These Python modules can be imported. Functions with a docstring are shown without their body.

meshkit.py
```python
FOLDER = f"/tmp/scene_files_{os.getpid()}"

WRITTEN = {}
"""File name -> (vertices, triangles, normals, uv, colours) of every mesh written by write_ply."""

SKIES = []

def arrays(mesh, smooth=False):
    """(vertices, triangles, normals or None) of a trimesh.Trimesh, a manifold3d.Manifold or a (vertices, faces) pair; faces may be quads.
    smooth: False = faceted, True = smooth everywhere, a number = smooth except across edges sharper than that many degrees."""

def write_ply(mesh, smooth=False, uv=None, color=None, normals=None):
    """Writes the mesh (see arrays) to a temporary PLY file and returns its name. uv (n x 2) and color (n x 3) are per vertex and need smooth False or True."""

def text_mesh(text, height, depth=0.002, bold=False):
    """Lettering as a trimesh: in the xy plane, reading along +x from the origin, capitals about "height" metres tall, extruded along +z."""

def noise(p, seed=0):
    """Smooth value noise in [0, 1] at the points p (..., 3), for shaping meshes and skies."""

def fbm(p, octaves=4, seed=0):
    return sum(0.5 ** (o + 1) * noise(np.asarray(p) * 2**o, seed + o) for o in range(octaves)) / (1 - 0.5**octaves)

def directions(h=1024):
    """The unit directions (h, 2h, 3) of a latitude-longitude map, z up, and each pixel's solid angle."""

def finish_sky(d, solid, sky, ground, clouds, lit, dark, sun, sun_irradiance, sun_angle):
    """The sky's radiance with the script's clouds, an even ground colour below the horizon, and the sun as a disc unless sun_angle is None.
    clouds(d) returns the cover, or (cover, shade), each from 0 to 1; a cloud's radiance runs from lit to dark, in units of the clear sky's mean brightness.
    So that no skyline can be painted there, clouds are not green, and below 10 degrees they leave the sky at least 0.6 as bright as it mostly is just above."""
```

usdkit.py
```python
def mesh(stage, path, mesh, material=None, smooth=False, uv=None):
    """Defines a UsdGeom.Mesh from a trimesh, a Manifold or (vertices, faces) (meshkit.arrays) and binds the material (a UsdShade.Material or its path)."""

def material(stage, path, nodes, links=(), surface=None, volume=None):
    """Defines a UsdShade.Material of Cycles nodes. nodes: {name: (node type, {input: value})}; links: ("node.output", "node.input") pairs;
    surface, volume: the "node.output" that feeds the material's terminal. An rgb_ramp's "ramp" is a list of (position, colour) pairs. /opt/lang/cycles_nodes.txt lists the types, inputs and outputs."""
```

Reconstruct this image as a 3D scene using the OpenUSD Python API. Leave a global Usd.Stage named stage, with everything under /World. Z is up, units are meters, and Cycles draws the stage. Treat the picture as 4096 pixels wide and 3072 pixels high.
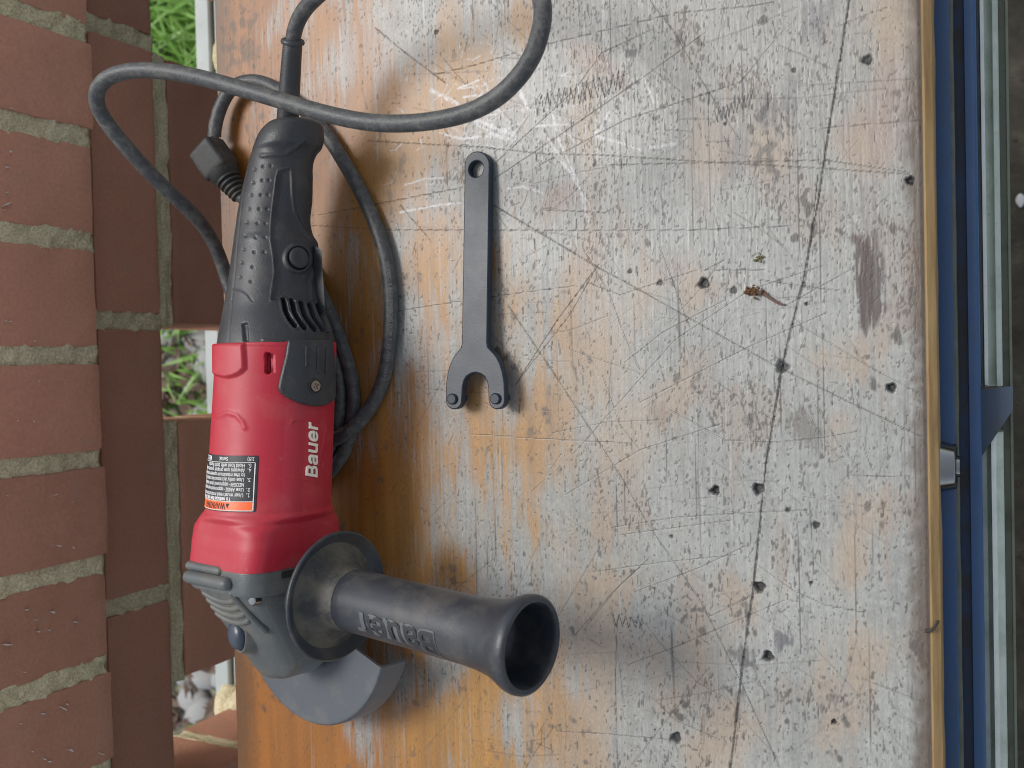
import math, random
import numpy as np, trimesh, manifold3d as m3, usdkit, meshkit
from scipy.ndimage import gaussian_filter
from scipy.interpolate import CubicSpline, PchipInterpolator
from scipy.spatial import cKDTree
from shapely.geometry import Polygon, Point, LineString, box as sbox
from shapely.ops import unary_union
from pxr import Usd, UsdGeom, UsdLux, UsdShade, Sdf, Gf, Vt

# ---------------------------------------------------------------- stage, camera, light
stage = Usd.Stage.CreateInMemory()
UsdGeom.SetStageUpAxis(stage, UsdGeom.Tokens.z)
UsdGeom.SetStageMetersPerUnit(stage, 1.0)
UsdGeom.Xform.Define(stage, '/World')
UsdGeom.Scope.Define(stage, '/World/Looks')
rng = np.random.default_rng(7)
random.seed(7)

F, H = 4000.0, 0.48                       # focal length in photo pixels, camera height over the bench top
_n = np.array([2002., 136., -F]); _n /= np.linalg.norm(_n)
_v = np.array([-.024, 1, .022]); _v -= _n * (_v @ _n); _v /= np.linalg.norm(_v)
RW = np.stack([np.cross(_v, -_n), _v, -_n], 1)   # camera = RW @ world
C = np.array([0, 0, H])

cam = UsdGeom.Camera.Define(stage, '/World/Camera')
M = Gf.Matrix4d(1.0)
for i in range(3):
    M.SetRow(i, Gf.Vec4d(*RW[i], 0))
M.SetRow(3, Gf.Vec4d(0, 0, H, 1))
cam.AddTransformOp().Set(M)
cam.CreateHorizontalApertureAttr(36.0); cam.CreateVerticalApertureAttr(27.0)
cam.CreateFocalLengthAttr(36.0 * F / 4096)
cam.CreateClippingRangeAttr(Gf.Vec2f(0.01, 100))
cam.CreateFStopAttr(13.0); cam.CreateFocusDistanceAttr(0.535)
cam.CreateExposureAttr(0.45)

SUN_EL, SUN_AZ = math.radians(57), math.atan2(-.471, .241)
sdir = np.array([math.sin(SUN_AZ) * math.cos(SUN_EL), math.cos(SUN_AZ) * math.cos(SUN_EL), math.sin(SUN_EL)])
sky = usdkit.material(stage, '/World/Looks/sky_mat', {
    't': ('sky_texture', {'sky_type': 'single_scattering', 'sun_disc': False, 'sun_elevation': SUN_EL, 'sun_rotation': SUN_AZ, 'aerosol_density': 2.5}),
    'h': ('hsv', {'saturation': 0.45}),
    'b': ('background_shader', {'strength': 0.13})}, [('t.color', 'h.color'), ('h.color', 'b.color')], surface='b.background')
dome = UsdLux.DomeLight.Define(stage, '/World/sky')
UsdShade.MaterialBindingAPI.Apply(dome.GetPrim()).Bind(sky)
dome.GetPrim().SetCustomDataByKey('kind', 'structure')
sun = UsdLux.DistantLight.Define(stage, '/World/sun')
sun.CreateNormalizeAttr(True); sun.CreateIntensityAttr(0.42); sun.CreateAngleAttr(20.0)
sun.CreateColorAttr(Gf.Vec3f(1, .985, .965))
zc = sdir; xc = np.cross([0, 0, 1.], zc); xc /= np.linalg.norm(xc); yc = np.cross(zc, xc)
SM = Gf.Matrix4d(1.0)
for i, a in enumerate((xc, yc, zc)):
    SM.SetRow(i, Gf.Vec4d(*a, 0))
sun.AddTransformOp().Set(SM)

# ---------------------------------------------------------------- helpers
def ray(px, py):
    return RW.T @ np.array([px - 2048., 1536. - py, -F])
def Z(px, py, z=0.0):
    d = ray(px, py); return C + d * (z - H) / d[2]
def PJ(P):
    c = (np.asarray(P, float) - C) @ RW.T
    s = F / -c[..., 2]
    return 2048 + c[..., 0] * s, 1536 - c[..., 1] * s
def lin(r, g, b):
    c = np.array([r, g, b]) / 255.
    return np.where(c <= .04045, c / 12.92, ((c + .055) / 1.055) ** 2.4)
_names = {}
def numbered(parent, name):
    k = (parent, name); n = _names.get(k, 0); _names[k] = n + 1
    return f'{parent}/{name}' + (f'_{n:03d}' if n else '')
def meta(p, label=None, cat=None, group=None, kind=None):
    for k, v in (('label', label), ('category', cat), ('group', group), ('kind', kind)):
        if v: p.SetCustomDataByKey(k, v)
    return p
def path_of(p):
    return '/World' if p is None else str(p.GetPath())
def obj(name, mesh, mat, parent=None, smooth=False, **kw):
    if isinstance(mesh, (list,)):
        mesh = trimesh.util.concatenate(mesh)
    m = usdkit.mesh(stage, numbered(path_of(parent), name), mesh, mat, smooth=smooth)
    return meta(m.GetPrim(), **kw)
def thing(name, label, cat, loc=(0, 0, 0), **kw):
    x = UsdGeom.Xform.Define(stage, numbered('/World', name))
    if any(loc): x.AddTranslateOp().Set(Gf.Vec3d(*loc))
    return meta(x.GetPrim(), label, cat, **kw)
def smoothstep(a, b, x):
    t = np.clip((x - a) / (b - a), 0, 1); return t * t * (3 - 2 * t)
def T(m):
    return trimesh.Trimesh(np.array(m.to_mesh().vert_properties[:, :3]), np.array(m.to_mesh().tri_verts), process=False) if hasattr(m, 'to_mesh') else m
def hull(pts):
    return trimesh.convex.convex_hull(np.asarray(pts, float))
def box(x0, x1, y0, y1, z0, z1, ch=0.0):
    c = np.array([(x, y, z) for x in (x0, x1) for y in (y0, y1) for z in (z0, z1)], float)
    if not ch:
        return hull(c)
    m = c.mean(0); P = []
    for p in c:
        s = np.sign(m - p)
        for k in range(3):
            q = p + s * ch; q[k] = p[k]; P.append(q)
    return hull(P)
def rbox(x0, x1, y0, y1, z0, z1, r=.002, div=3, amp=0., freq=60., seed=0):
    """rounded box, faces divided and roughened: bricks, stones, mortar"""
    b = trimesh.creation.box((1, 1, 1))
    for _ in range(div): b = b.subdivide()
    b.merge_vertices()
    h = np.array([x1 - x0, y1 - y0, z1 - z0]) / 2; c = np.array([x0 + x1, y0 + y1, z0 + z1]) / 2
    u = np.array(b.vertices) * 2
    u = np.sign(u) * np.abs(u) ** .8                         # more rows near the edges
    p = u * h; q = np.clip(p, -h + r, h - r); d = p - q
    L = np.linalg.norm(d, axis=1, keepdims=True)
    n = np.where(L > 1e-9, d / np.maximum(L, 1e-9), 0)
    p = q + n * r + c
    if amp:
        w = np.stack([meshkit.fbm(p * freq + 31.7 * k + seed * 3.1, 3, seed + k) - .5 for k in range(3)], -1)
        p = p + w * 2 * amp
    return trimesh.Trimesh(p, b.faces, process=False)
def rev(profile, seg=64):
    """surface of revolution about local z: profile rows (r, z)"""
    P = np.asarray(profile, float); a = np.linspace(0, 2 * np.pi, seg, endpoint=False)
    v = np.stack([P[:, None, 0] * np.cos(a), P[:, None, 0] * np.sin(a), np.broadcast_to(P[:, None, 1], (len(P), seg))], -1).reshape(-1, 3)
    f = []
    for i in range(len(P) - 1):
        for j in range(seg):
            k = (j + 1) % seg
            f.append((i * seg + j, i * seg + k, (i + 1) * seg + k, ))
            f.append((i * seg + j, (i + 1) * seg + k, (i + 1) * seg + j))
    return trimesh.Trimesh(v, f, process=False)
def xf(mesh, o, ax, ay, az):
    m = mesh.copy(); v = np.array(m.vertices)
    m.vertices = np.asarray(o) + v[:, :1] * ax + v[:, 1:2] * ay + v[:, 2:3] * az
    return m
def frame(d, up=(0, 0, 1.)):
    d = np.asarray(d, float); d = d / np.linalg.norm(d)
    a = np.cross(up, d); a /= np.linalg.norm(a)
    return a, np.cross(d, a), d
def spline(pts, n=200):
    P = np.asarray(pts, float); t = np.r_[0, np.cumsum(np.sqrt(np.linalg.norm(np.diff(P, axis=0), axis=1)))]
    c = CubicSpline(t, P); fine = c(np.linspace(0, t[-1], n * 4))
    s = np.r_[0, np.cumsum(np.linalg.norm(np.diff(fine, axis=0), axis=1))]
    u = np.linspace(0, s[-1], n)
    return np.stack([np.interp(u, s, fine[:, k]) for k in range(3)], -1)
def tube_frames(P):
    t = np.gradient(P, axis=0); t /= np.linalg.norm(t, axis=1, keepdims=True)
    a = np.cross(t[0], [0, 0, 1.]); a = a if np.linalg.norm(a) > .1 else np.cross(t[0], [0, 1., 0]); a /= np.linalg.norm(a)
    A = []
    for k in range(len(P)):
        a = a - t[k] * (a @ t[k]); a /= np.linalg.norm(a); A.append(a)
    A = np.array(A); return t, A, np.cross(t, A)
def tube(P, r, seg=20, caps=True):
    P = np.asarray(P, float); r = np.broadcast_to(r, len(P))
    t, A, B = tube_frames(P)
    a = np.linspace(0, 2 * np.pi, seg, endpoint=False)
    v = (P[:, None] + r[:, None, None] * (A[:, None] * np.cos(a)[None, :, None] + B[:, None] * np.sin(a)[None, :, None])).reshape(-1, 3)
    n = len(P); i, j = np.meshgrid(np.arange(n - 1), np.arange(seg), indexing='ij'); k = (j + 1) % seg
    f = np.concatenate([np.stack([i * seg + j, i * seg + k, (i + 1) * seg + k], -1).reshape(-1, 3), np.stack([i * seg + j, (i + 1) * seg + k, (i + 1) * seg + j], -1).reshape(-1, 3)])
    if caps:
        v = np.vstack([v, P[0], P[-1]]); m = len(v)
        jj = np.arange(seg); kk = (jj + 1) % seg
        f = np.vstack([f, np.stack([kk, jj, np.full(seg, m - 2)], -1), np.stack([(n - 1) * seg + jj, (n - 1) * seg + kk, np.full(seg, m - 1)], -1)])
    return trimesh.Trimesh(v, f, process=False)
def extrude(poly, h, z0=0.0):
    geoms = getattr(poly, 'geoms', [poly])
    ms = [trimesh.creation.extrude_polygon(g, h, engine='earcut') for g in geoms if g.area > 0]
    m = trimesh.util.concatenate(ms); m.apply_translation((0, 0, z0)); return m
def poly_sd(px, py, pts):
    """signed distance (inside negative) of points to a polygon, photo pixels or metres alike"""
    P = np.asarray(pts, float); Q = np.roll(P, -1, 0)
    d = np.full(px.shape, 1e9); inside = np.zeros(px.shape, bool)
    for (ax, ay), (bx, by) in zip(P, Q):
        ex, ey = bx - ax, by - ay
        t = np.clip(((px - ax) * ex + (py - ay) * ey) / (ex * ex + ey * ey + 1e-12), 0, 1)
        d = np.minimum(d, np.hypot(px - ax - t * ex, py - ay - t * ey))
        c = (ay > py) != (by > py)
        inside ^= c & (px < ax + (py - ay) / (by - ay + 1e-12) * ex)
    return np.where(inside, -d, d)
def line_d(px, py, pts):
    d = np.full(px.shape, 1e9)
    P = np.asarray(pts, float)
    for (ax, ay), (bx, by) in zip(P[:-1], P[1:]):
        ex, ey = bx - ax, by - ay
        t = np.clip(((px - ax) * ex + (py - ay) * ey) / (ex * ex + ey * ey + 1e-12), 0, 1)
        d = np.minimum(d, np.hypot(px - ax - t * ex, py - ay - t * ey))
    return d

# ---------------------------------------------------------------- materials
def mat(name, nodes, links, surface='p.BSDF'):
    return usdkit.material(stage, '/World/Looks/' + name, nodes, links, surface=surface)
def plastic(name, col, rough=.42, dust=(.16, .13, .10), dust_amt=.25, scale=60., bump=.15, bscale=900., spec=.5, lo=.5, hi=.75, metal=0., rv=.16):
    """painted metal or moulded plastic with patchy dust and a fine moulded grain"""
    return mat(name, {
        'g': ('geometry', {}),
        'n': ('noise_texture', {'scale': scale, 'detail': 6., 'roughness': .65}),
        'n2': ('noise_texture', {'scale': scale * 9, 'detail': 3.}),
        'r': ('map_range', {'from_min': lo, 'from_max': hi, 'to_min': 0., 'to_max': dust_amt, 'clamp': True}),
        'sp': ('map_range', {'from_min': .66, 'from_max': .74, 'to_min': 0., 'to_max': dust_amt * .9, 'clamp': True}),
        'ad': ('math', {'math_type': 'maximum'}),
        'c': ('mix_color', {'a': tuple(col), 'b': tuple(dust)}),
        'ro': ('map_range', {'from_min': .3, 'from_max': .8, 'to_min': rough - .07, 'to_max': rough + rv}),
        'nb': ('noise_texture', {'scale': bscale, 'detail': 2.}),
        'b': ('bump', {'strength': bump, 'distance': .0006}),
        'p': ('principled_bsdf', {'specular_ior_level': spec, 'metallic': metal}),
    }, [('g.position', 'n.vector'), ('g.position', 'n2.vector'), ('g.position', 'nb.vector'), ('n.fac', 'r.value'), ('n2.fac', 'sp.value'),
        ('r.result', 'ad.value1'), ('sp.result', 'ad.value2'), ('ad.value', 'c.fac'), ('c.result', 'p.base_color'),
        ('n.fac', 'ro.value'), ('ro.result', 'p.roughness'), ('nb.fac', 'b.height'), ('b.normal', 'p.normal')])
def flat(name, col, rough=.5, metal=0., spec=.5, var=.15, scale=120.):
    return mat(name, {
        'g': ('geometry', {}), 'n': ('noise_texture', {'scale': scale, 'detail': 4.}),
        'c': ('mix_color', {'a': tuple(np.array(col) * (1 - var)), 'b': tuple(np.minimum(np.array(col) * (1 + var), 1))}),
        'p': ('principled_bsdf', {'roughness': rough, 'metallic': metal, 'specular_ior_level': spec})},
        [('g.position', 'n.vector'), ('n.fac', 'c.fac'), ('c.result', 'p.base_color')])
def brick_mat(name, a, b):
    return mat(name, {
        'g': ('geometry', {}), 'oi': ('object_info', {}),
        'n': ('noise_texture', {'scale': 16., 'detail': 5., 'roughness': .6}),
        'n2': ('noise_texture', {'scale': 420., 'detail': 3.}),
        'nd': ('noise_texture', {'scale': 38., 'detail': 5., 'roughness': .7, 'distortion': .6}),
        'v': ('voronoi_texture', {'scale': 72., 'feature': 'f1'}),
        'c': ('mix_color', {'a': tuple(a), 'b': tuple(b)}),
        'rr': ('map_range', {'from_min': 0., 'from_max': 1., 'to_min': .78, 'to_max': 1.22}),
        'cm': ('vector_math', {'math_type': 'scale'}),
        'gr': ('map_range', {'from_min': .3, 'from_max': .7, 'to_min': .92, 'to_max': 1.08, 'clamp': True}), 'cg': ('vector_math', {'math_type': 'scale'}),
        'dr': ('map_range', {'from_min': .56, 'from_max': .8, 'to_min': 0., 'to_max': .5, 'clamp': True}),
        'cd': ('mix_color', {'b': (.30, .23, .17)}),
        'sr': ('map_range', {'from_min': .035, 'from_max': .085, 'to_min': .6, 'to_max': 0., 'clamp': True}),
        'sn': ('map_range', {'from_min': .60, 'from_max': .66, 'to_min': 0., 'to_max': 1., 'clamp': True}),
        'sm': ('math', {'math_type': 'multiply'}),
        'cs': ('mix_color', {'b': (.42, .38, .33)}),
        'ba': ('math', {'math_type': 'multiply_add', 'value2': .5}),
        'b': ('bump', {'strength': .35, 'distance': .0012}),
        'p': ('principled_bsdf', {'roughness': .8, 'specular_ior_level': .25})},
        [('g.position', 'n.vector'), ('g.position', 'n2.vector'), ('g.position', 'nd.vector'), ('g.position', 'v.vector'), ('n.fac', 'c.fac'),
         ('oi.random', 'rr.value'), ('c.result', 'cm.vector1'), ('rr.result', 'cm.scale'), ('nd.fac', 'dr.value'), ('dr.result', 'cd.fac'), ('n2.fac', 'gr.value'), ('cm.vector', 'cg.vector1'), ('gr.result', 'cg.scale'), ('cg.vector', 'cd.a'),
         ('v.distance', 'sr.value'), ('nd.fac', 'sn.value'), ('sr.result', 'sm.value1'), ('sn.result', 'sm.value2'), ('sm.value', 'cs.fac'), ('cd.result', 'cs.a'),
         ('cs.result', 'p.base_color'), ('n2.fac', 'ba.value1'), ('n.fac', 'ba.value3'), ('ba.value', 'b.height'), ('b.normal', 'p.normal')])
BRICK = brick_mat('brick_red', (.33, .155, .098), (.45, .225, .148))
MORTAR = mat('mortar_mat', {
    'g': ('geometry', {}), 'n': ('noise_texture', {'scale': 28., 'detail': 5.}), 'n2': ('noise_texture', {'scale': 520., 'detail': 4., 'roughness': .7}),
    'c': ('mix_color', {'a': (.44, .385, .225), 'b': (.66, .58, .39)}),
    'r': ('map_range', {'from_min': .35, 'from_max': .62, 'to_min': .85, 'to_max': 1.35, 'clamp': True}),
    'm': ('vector_math', {'math_type': 'scale'}),
    'b': ('bump', {'strength': .9, 'distance': .003}), 'p': ('principled_bsdf', {'roughness': .95, 'specular_ior_level': .15})},
    [('g.position', 'n.vector'), ('g.position', 'n2.vector'), ('n.fac', 'c.fac'), ('c.result', 'm.vector1'), ('n2.fac', 'r.value'), ('r.result', 'm.scale'),
     ('m.vector', 'p.base_color'), ('n2.fac', 'b.height'), ('b.normal', 'p.normal')])
BLACK = plastic('black_plastic', (.022, .023, .025), .43, dust=(.13, .115, .095), dust_amt=.30, scale=55., bump=.25, bscale=1300.)
BLACKB = plastic('black_grip', (.020, .023, .028), .40, dust=(.17, .145, .11), dust_amt=.32, scale=48., bump=.22, bscale=1500.)
RED = plastic('red_plastic', (.37, .014, .028), .47, dust=(.40, .13, .11), dust_amt=.32, scale=35., bump=.10, bscale=1500.)
GREY = plastic('grey_casting', (.070, .078, .078), .45, dust=(.15, .135, .105), dust_amt=.6, scale=42., bump=.22, bscale=1100., lo=.42, hi=.68)
GUARD = plastic('grey_guard', (.070, .078, .086), .45, dust=(.13, .125, .115), dust_amt=.6, scale=55., bump=.1)
DUSTY = plastic('dusty_grip', (.030, .030, .030), .6, dust=(.12, .108, .08), dust_amt=.85, scale=48., bump=.4, bscale=700., lo=.40, hi=.60)
CORD = plastic('rubber_cord', (.036, .038, .039), .48, dust=(.16, .153, .13), dust_amt=.62, scale=230., bump=.35, bscale=1200., lo=.45, hi=.75)
STEEL_BLK = plastic('black_oxide_steel', (.009, .015, .024), .46, dust=(.04, .04, .04), dust_amt=.05, rv=.0, spec=.4, scale=70., bump=.12, bscale=1700.)
DARK = flat('dark_recess', (.012, .012, .012), .7)
WHITE = flat('white_print', (.72, .70, .66), .5, var=.06)
OFFWHITE = flat('cream_print', (.74, .68, .55), .5, var=.15, scale=900.)
STICKER = flat('black_sticker', (.010, .011, .014), .5, var=.1)
ORANGE = flat('orange_print', (.80, .12, .02), .4, var=.05)
SCREW = plastic('worn_screw', (.30, .24, .19), .38, dust=(.10, .06, .04), dust_amt=.8, scale=400., metal=.8)
COPPER = plastic('rusty_steel', (.16, .08, .045), .5, dust=(.03, .02, .015), dust_amt=.9, scale=120., metal=.3)
CHROME = flat('chrome_metal', (.30, .30, .29), .12, metal=1., var=.08)
BLUE = plastic('blue_paint', (.020, .068, .165), .45, dust=(.055, .08, .12), dust_amt=.6, scale=55., bump=.15)
BLUEDIRTY = plastic('dirty_blue_paint', (.016, .046, .115), .55, dust=(.045, .04, .032), dust_amt=.9, scale=65., bump=.3, lo=.38, hi=.62)
ALU = plastic('dull_aluminium', (.54, .60, .52), .5, dust=(.27, .32, .25), dust_amt=.8, scale=40., metal=.1, lo=.45, hi=.75)
PALE = plastic('pale_grey_paint', (.33, .37, .355), .55, dust=(.22, .26, .22), dust_amt=.6, scale=22., bump=.2)
FLOORM = mat('floor_mat', {
    'g': ('geometry', {}), 'n': ('noise_texture', {'scale': 22., 'detail': 7., 'roughness': .7}), 'n2': ('noise_texture', {'scale': 160., 'detail': 4.}),
    'c': ('rgb_ramp', {'ramp': [(.3, (.024, .021, .013)), (.55, (.052, .047, .031)), (.75, (.10, .092, .065))]}),
    'b': ('bump', {'strength': .5, 'distance': .004}), 'p': ('principled_bsdf', {'roughness': .9})},
    [('g.position', 'n.vector'), ('g.position', 'n2.vector'), ('n.fac', 'c.fac'), ('c.color', 'p.base_color'), ('n2.fac', 'b.height'), ('b.normal', 'p.normal')])
SOIL = mat('soil_mat', {
    'g': ('geometry', {}), 'n': ('noise_texture', {'scale': 14., 'detail': 7., 'roughness': .7}),
    'c': ('rgb_ramp', {'ramp': [(.3, (.12, .13, .07)), (.55, (.27, .26, .19)), (.75, (.45, .44, .38))]}),
    'b': ('bump', {'strength': .6, 'distance': .01}), 'p': ('principled_bsdf', {'roughness': .95})},
    [('g.position', 'n.vector'), ('n.fac', 'c.fac'), ('c.color', 'p.base_color'), ('n.fac', 'b.height'), ('b.normal', 'p.normal')])
def leafy(name, cols, rough=.45, trans=.35):
    return mat(name, {
        'g': ('geometry', {}), 'c': ('rgb_ramp', {'ramp': cols}),
        'p': ('principled_bsdf', {'roughness': rough}), 't': ('translucent_bsdf', {}), 'm': ('mix_closure', {'fac': trans})},
        [('g.random_per_island', 'c.fac'), ('c.color', 'p.base_color'), ('c.color', 't.color'), ('p.BSDF', 'm.closure1'), ('t.BSDF', 'm.closure2')], surface='m.closure')
GRASS = leafy('grass_mat', [(0, (.22, .40, .09)), (.45, (.32, .58, .13)), (.75, (.48, .72, .20)), (1, (.62, .68, .36))])
LITTER = leafy('litter_mat', [(0, (.16, .11, .08)), (.35, (.34, .27, .21)), (.6, (.52, .48, .44)), (.8, (.50, .34, .30)), (1, (.68, .66, .62))], .8, .1)
WOODROOF = flat('roof_boards', (.16, .13, .10), .8)

# ---------------------------------------------------------------- setting: floor, ground outside, roof
obj('floor', box(-.63, 3.0, -2.6, 2.6, -.80, -.75), FLOORM, kind='structure')
gx = np.linspace(-9, -.67, 60) ; gy = np.linspace(-8, 8, 60)
GX, GY = np.meshgrid(gx, gy, indexing='ij')
GZ = -.75 + .05 * (meshkit.fbm(np.stack([GX * 2, GY * 2, GX * 0], -1), 3, 5) - .5)
fi = np.arange(60 * 60).reshape(60, 60)
gf = np.stack([fi[:-1, :-1], fi[1:, :-1], fi[1:, 1:], fi[:-1, 1:]], -1).reshape(-1, 4)
obj('ground', (np.stack([GX, GY, GZ], -1).reshape(-1, 3), gf), SOIL, smooth=True, kind='structure')
#obj('porch_roof', box(-.80, 3.0, -2.6, 2.6, 1.62, 1.72), WOODROOF, kind='structure')

# grass beyond the wall
V, Fc = [], []
def blade(p, h, w, az, lean):
    s = np.array([math.cos(az), math.sin(az), 0]); l = np.array([-math.sin(az), math.cos(az), 0]) * lean
    k = len(V) * 7
    pts = []
    for t in (0, .4, .75):
        c = p + np.array([0, 0, h * t * (1 - .35 * abs(lean) * t)]) + l * h * t * t
        pts += [c - s * w * (1 - .5 * t), c + s * w * (1 - .5 * t)]
    pts.append(p + np.array([0, 0, h * (1 - .35 * abs(lean))]) + l * h)
    V.append(np.array(pts)); Fc.extend([(k, k + 1, k + 3), (k, k + 3, k + 2), (k + 2, k + 3, k + 5), (k + 2, k + 5, k + 4), (k + 4, k + 5, k + 6)])
nb = 0
while nb < 7500:
    x = rng.uniform(-1.75, -.85); y = rng.uniform(-.95, 1.0)
    dens = .30 + .70 * smoothstep(.02, .40, y) + .5 * (meshkit.noise(np.array([[x * 9, y * 9, 0]]), 3)[0] > .55) * (y > -.25)
    if rng.random() > dens * (1 if y > -.3 else .12): continue
    blade(np.array([x, y, -.76]), rng.uniform(.05, .15) * (.7 + .5 * (y > .2)), rng.uniform(.0025, .006), rng.uniform(0, 6.28), rng.uniform(-1.1, 1.1)); nb += 1
obj('grass', trimesh.Trimesh(np.vstack(V), Fc, process=False), GRASS, kind='stuff', label='green grass growing on the ground beyond the openings of the brick wall', cat='grass')
# dead leaves, twigs and small stones on the ground
V, Fc, k = [], [], 0
for _ in range(1300):
    x = rng.uniform(-1.6, -.85); y = rng.uniform(-.95, .12) if rng.random() < .88 else rng.uniform(.1, .4)
    L, W = rng.uniform(.010, .034), rng.uniform(.004, .012); a = rng.uniform(0, 6.28); c, s = math.cos(a), math.sin(a)
    q = np.array([(-L, 0, 0), (-L * .3, -W, .004), (L * .5, -W * .8, .006), (L, 0, rng.uniform(0, .02)), (L * .5, W * .8, .006), (-L * .3, W, .004), (0, 0, -.003)])
    q = np.stack([q[:, 0] * c - q[:, 1] * s, q[:, 0] * s + q[:, 1] * c, q[:, 2]], -1) + (x, y, -.735 + rng.uniform(0, .02))
    V.append(q); Fc += [(k + i, k + (i + 1) % 6, k + 6) for i in range(6)]; k += 7
obj('leaf_litter', trimesh.Trimesh(np.vstack(V), Fc, process=False), LITTER, kind='stuff', label='brown and grey dead leaves lying on the ground beyond the brick wall', cat='leaf litter')
ms = []
for _ in range(300):
    r = rng.uniform(.010, .036); m = trimesh.creation.icosphere(1, r); v = np.array(m.vertices)
    v *= (1 + .35 * (meshkit.noise(v / r * 1.3 + rng.uniform(0, 50), 2)[:, None] - .5)) * np.array([1, rng.uniform(.7, 1), rng.uniform(.5, .8)])
    m.vertices = v + (rng.uniform(-1.5, -.9), rng.uniform(-.8, .14), -.735); ms.append(m)
STONE = leafy('stone_mat', [(0, (.28, .28, .27)), (.4, (.46, .46, .45)), (.7, (.52, .45, .42)), (1, (.60, .60, .60))], .85, 0.)
obj('pebbles', ms, STONE, smooth=True, kind='stuff', label='pale pebbles scattered on the ground beyond the brick wall', cat='pebbles')
ms = []
for _ in range(70):
    p = np.array([rng.uniform(-1.5, -.9), rng.uniform(-.9, .05), -.725]); a = rng.uniform(0, 6.28); L = rng.uniform(.05, .18)
    ms.append(tube(np.linspace(p, p + np.array([math.cos(a), math.sin(a), rng.uniform(-.05, .15)]) * L, 4), rng.uniform(.002, .005), 5))
obj('fallen_twigs', ms, flat('twig_mat', (.17, .13, .10), .8, var=.3), kind='stuff', label='thin dead twigs on the ground beyond the brick wall', cat='twigs')

# ---------------------------------------------------------------- brick wall
wall = thing('brick_wall', 'red brick garden wall with open gaps and an upright brick coping behind the workbench', 'wall')
XW, XC, XB = -.581, -.566, -.676
sd = 0
def brick(name, *a, div=3, **k):
    global sd; sd += 1
    return obj(name, rbox(*a, r=.0022, div=div, amp=.0011, freq=55., seed=sd), BRICK, wall, smooth=50, **k)
mort = []
yj = [232.9 + 72.9 * k for k in range(4, 0, -1)] + [233.0, 160.5, 89.5, 11.3, -59.4, -132.5, -204.0] + [-204.0 - 72.9 * k for k in range(1, 5)]
yj = np.array(yj) / 1000
for a, b in zip(yj[:-1], yj[1:]):
    vis = -.3 < a < .3
    ja, jb = .0052 + rng.uniform(0, .0012), .0052 + rng.uniform(0, .0012)
    brick('coping_brick', XB - .008, XC + rng.uniform(-.0012, .0012), b + jb, a - ja, -.0135 + rng.uniform(-.0015, .0015), .092, div=4 if vis else 2)
def mrt(*a, div=4, amp=.0022, freq=130.):
    global sd; sd += 1
    mort.append(rbox(*a, r=.001, div=div, amp=amp, freq=freq, seed=sd))
for y in yj:
    mrt(XB - .005, XC - .0014, y - .0082, y + .0082, -.012, .090, div=5 if -.3 < y < .3 else 2, amp=.0026, freq=160.)
mrt(XB, XW - .002, yj[-1], yj[0], -.026, -.011, div=5)
# stretcher course under the coping
pj_ = np.array([.248 + .2078 * 2, .248 + .2078, .2480, .0370, -.1700, -.3775, -.585])
for a, b in zip(pj_[:-1], pj_[1:]):
    brick('brick', XB, XW, b + .0058, a - .0058, -.0845, -.0245, div=4)
for y in pj_[1:-1]:
    mrt(XB + .002, XW - .0012, y - .0076, y + .0076, -.086, -.023, div=5, amp=.0024)
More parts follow.
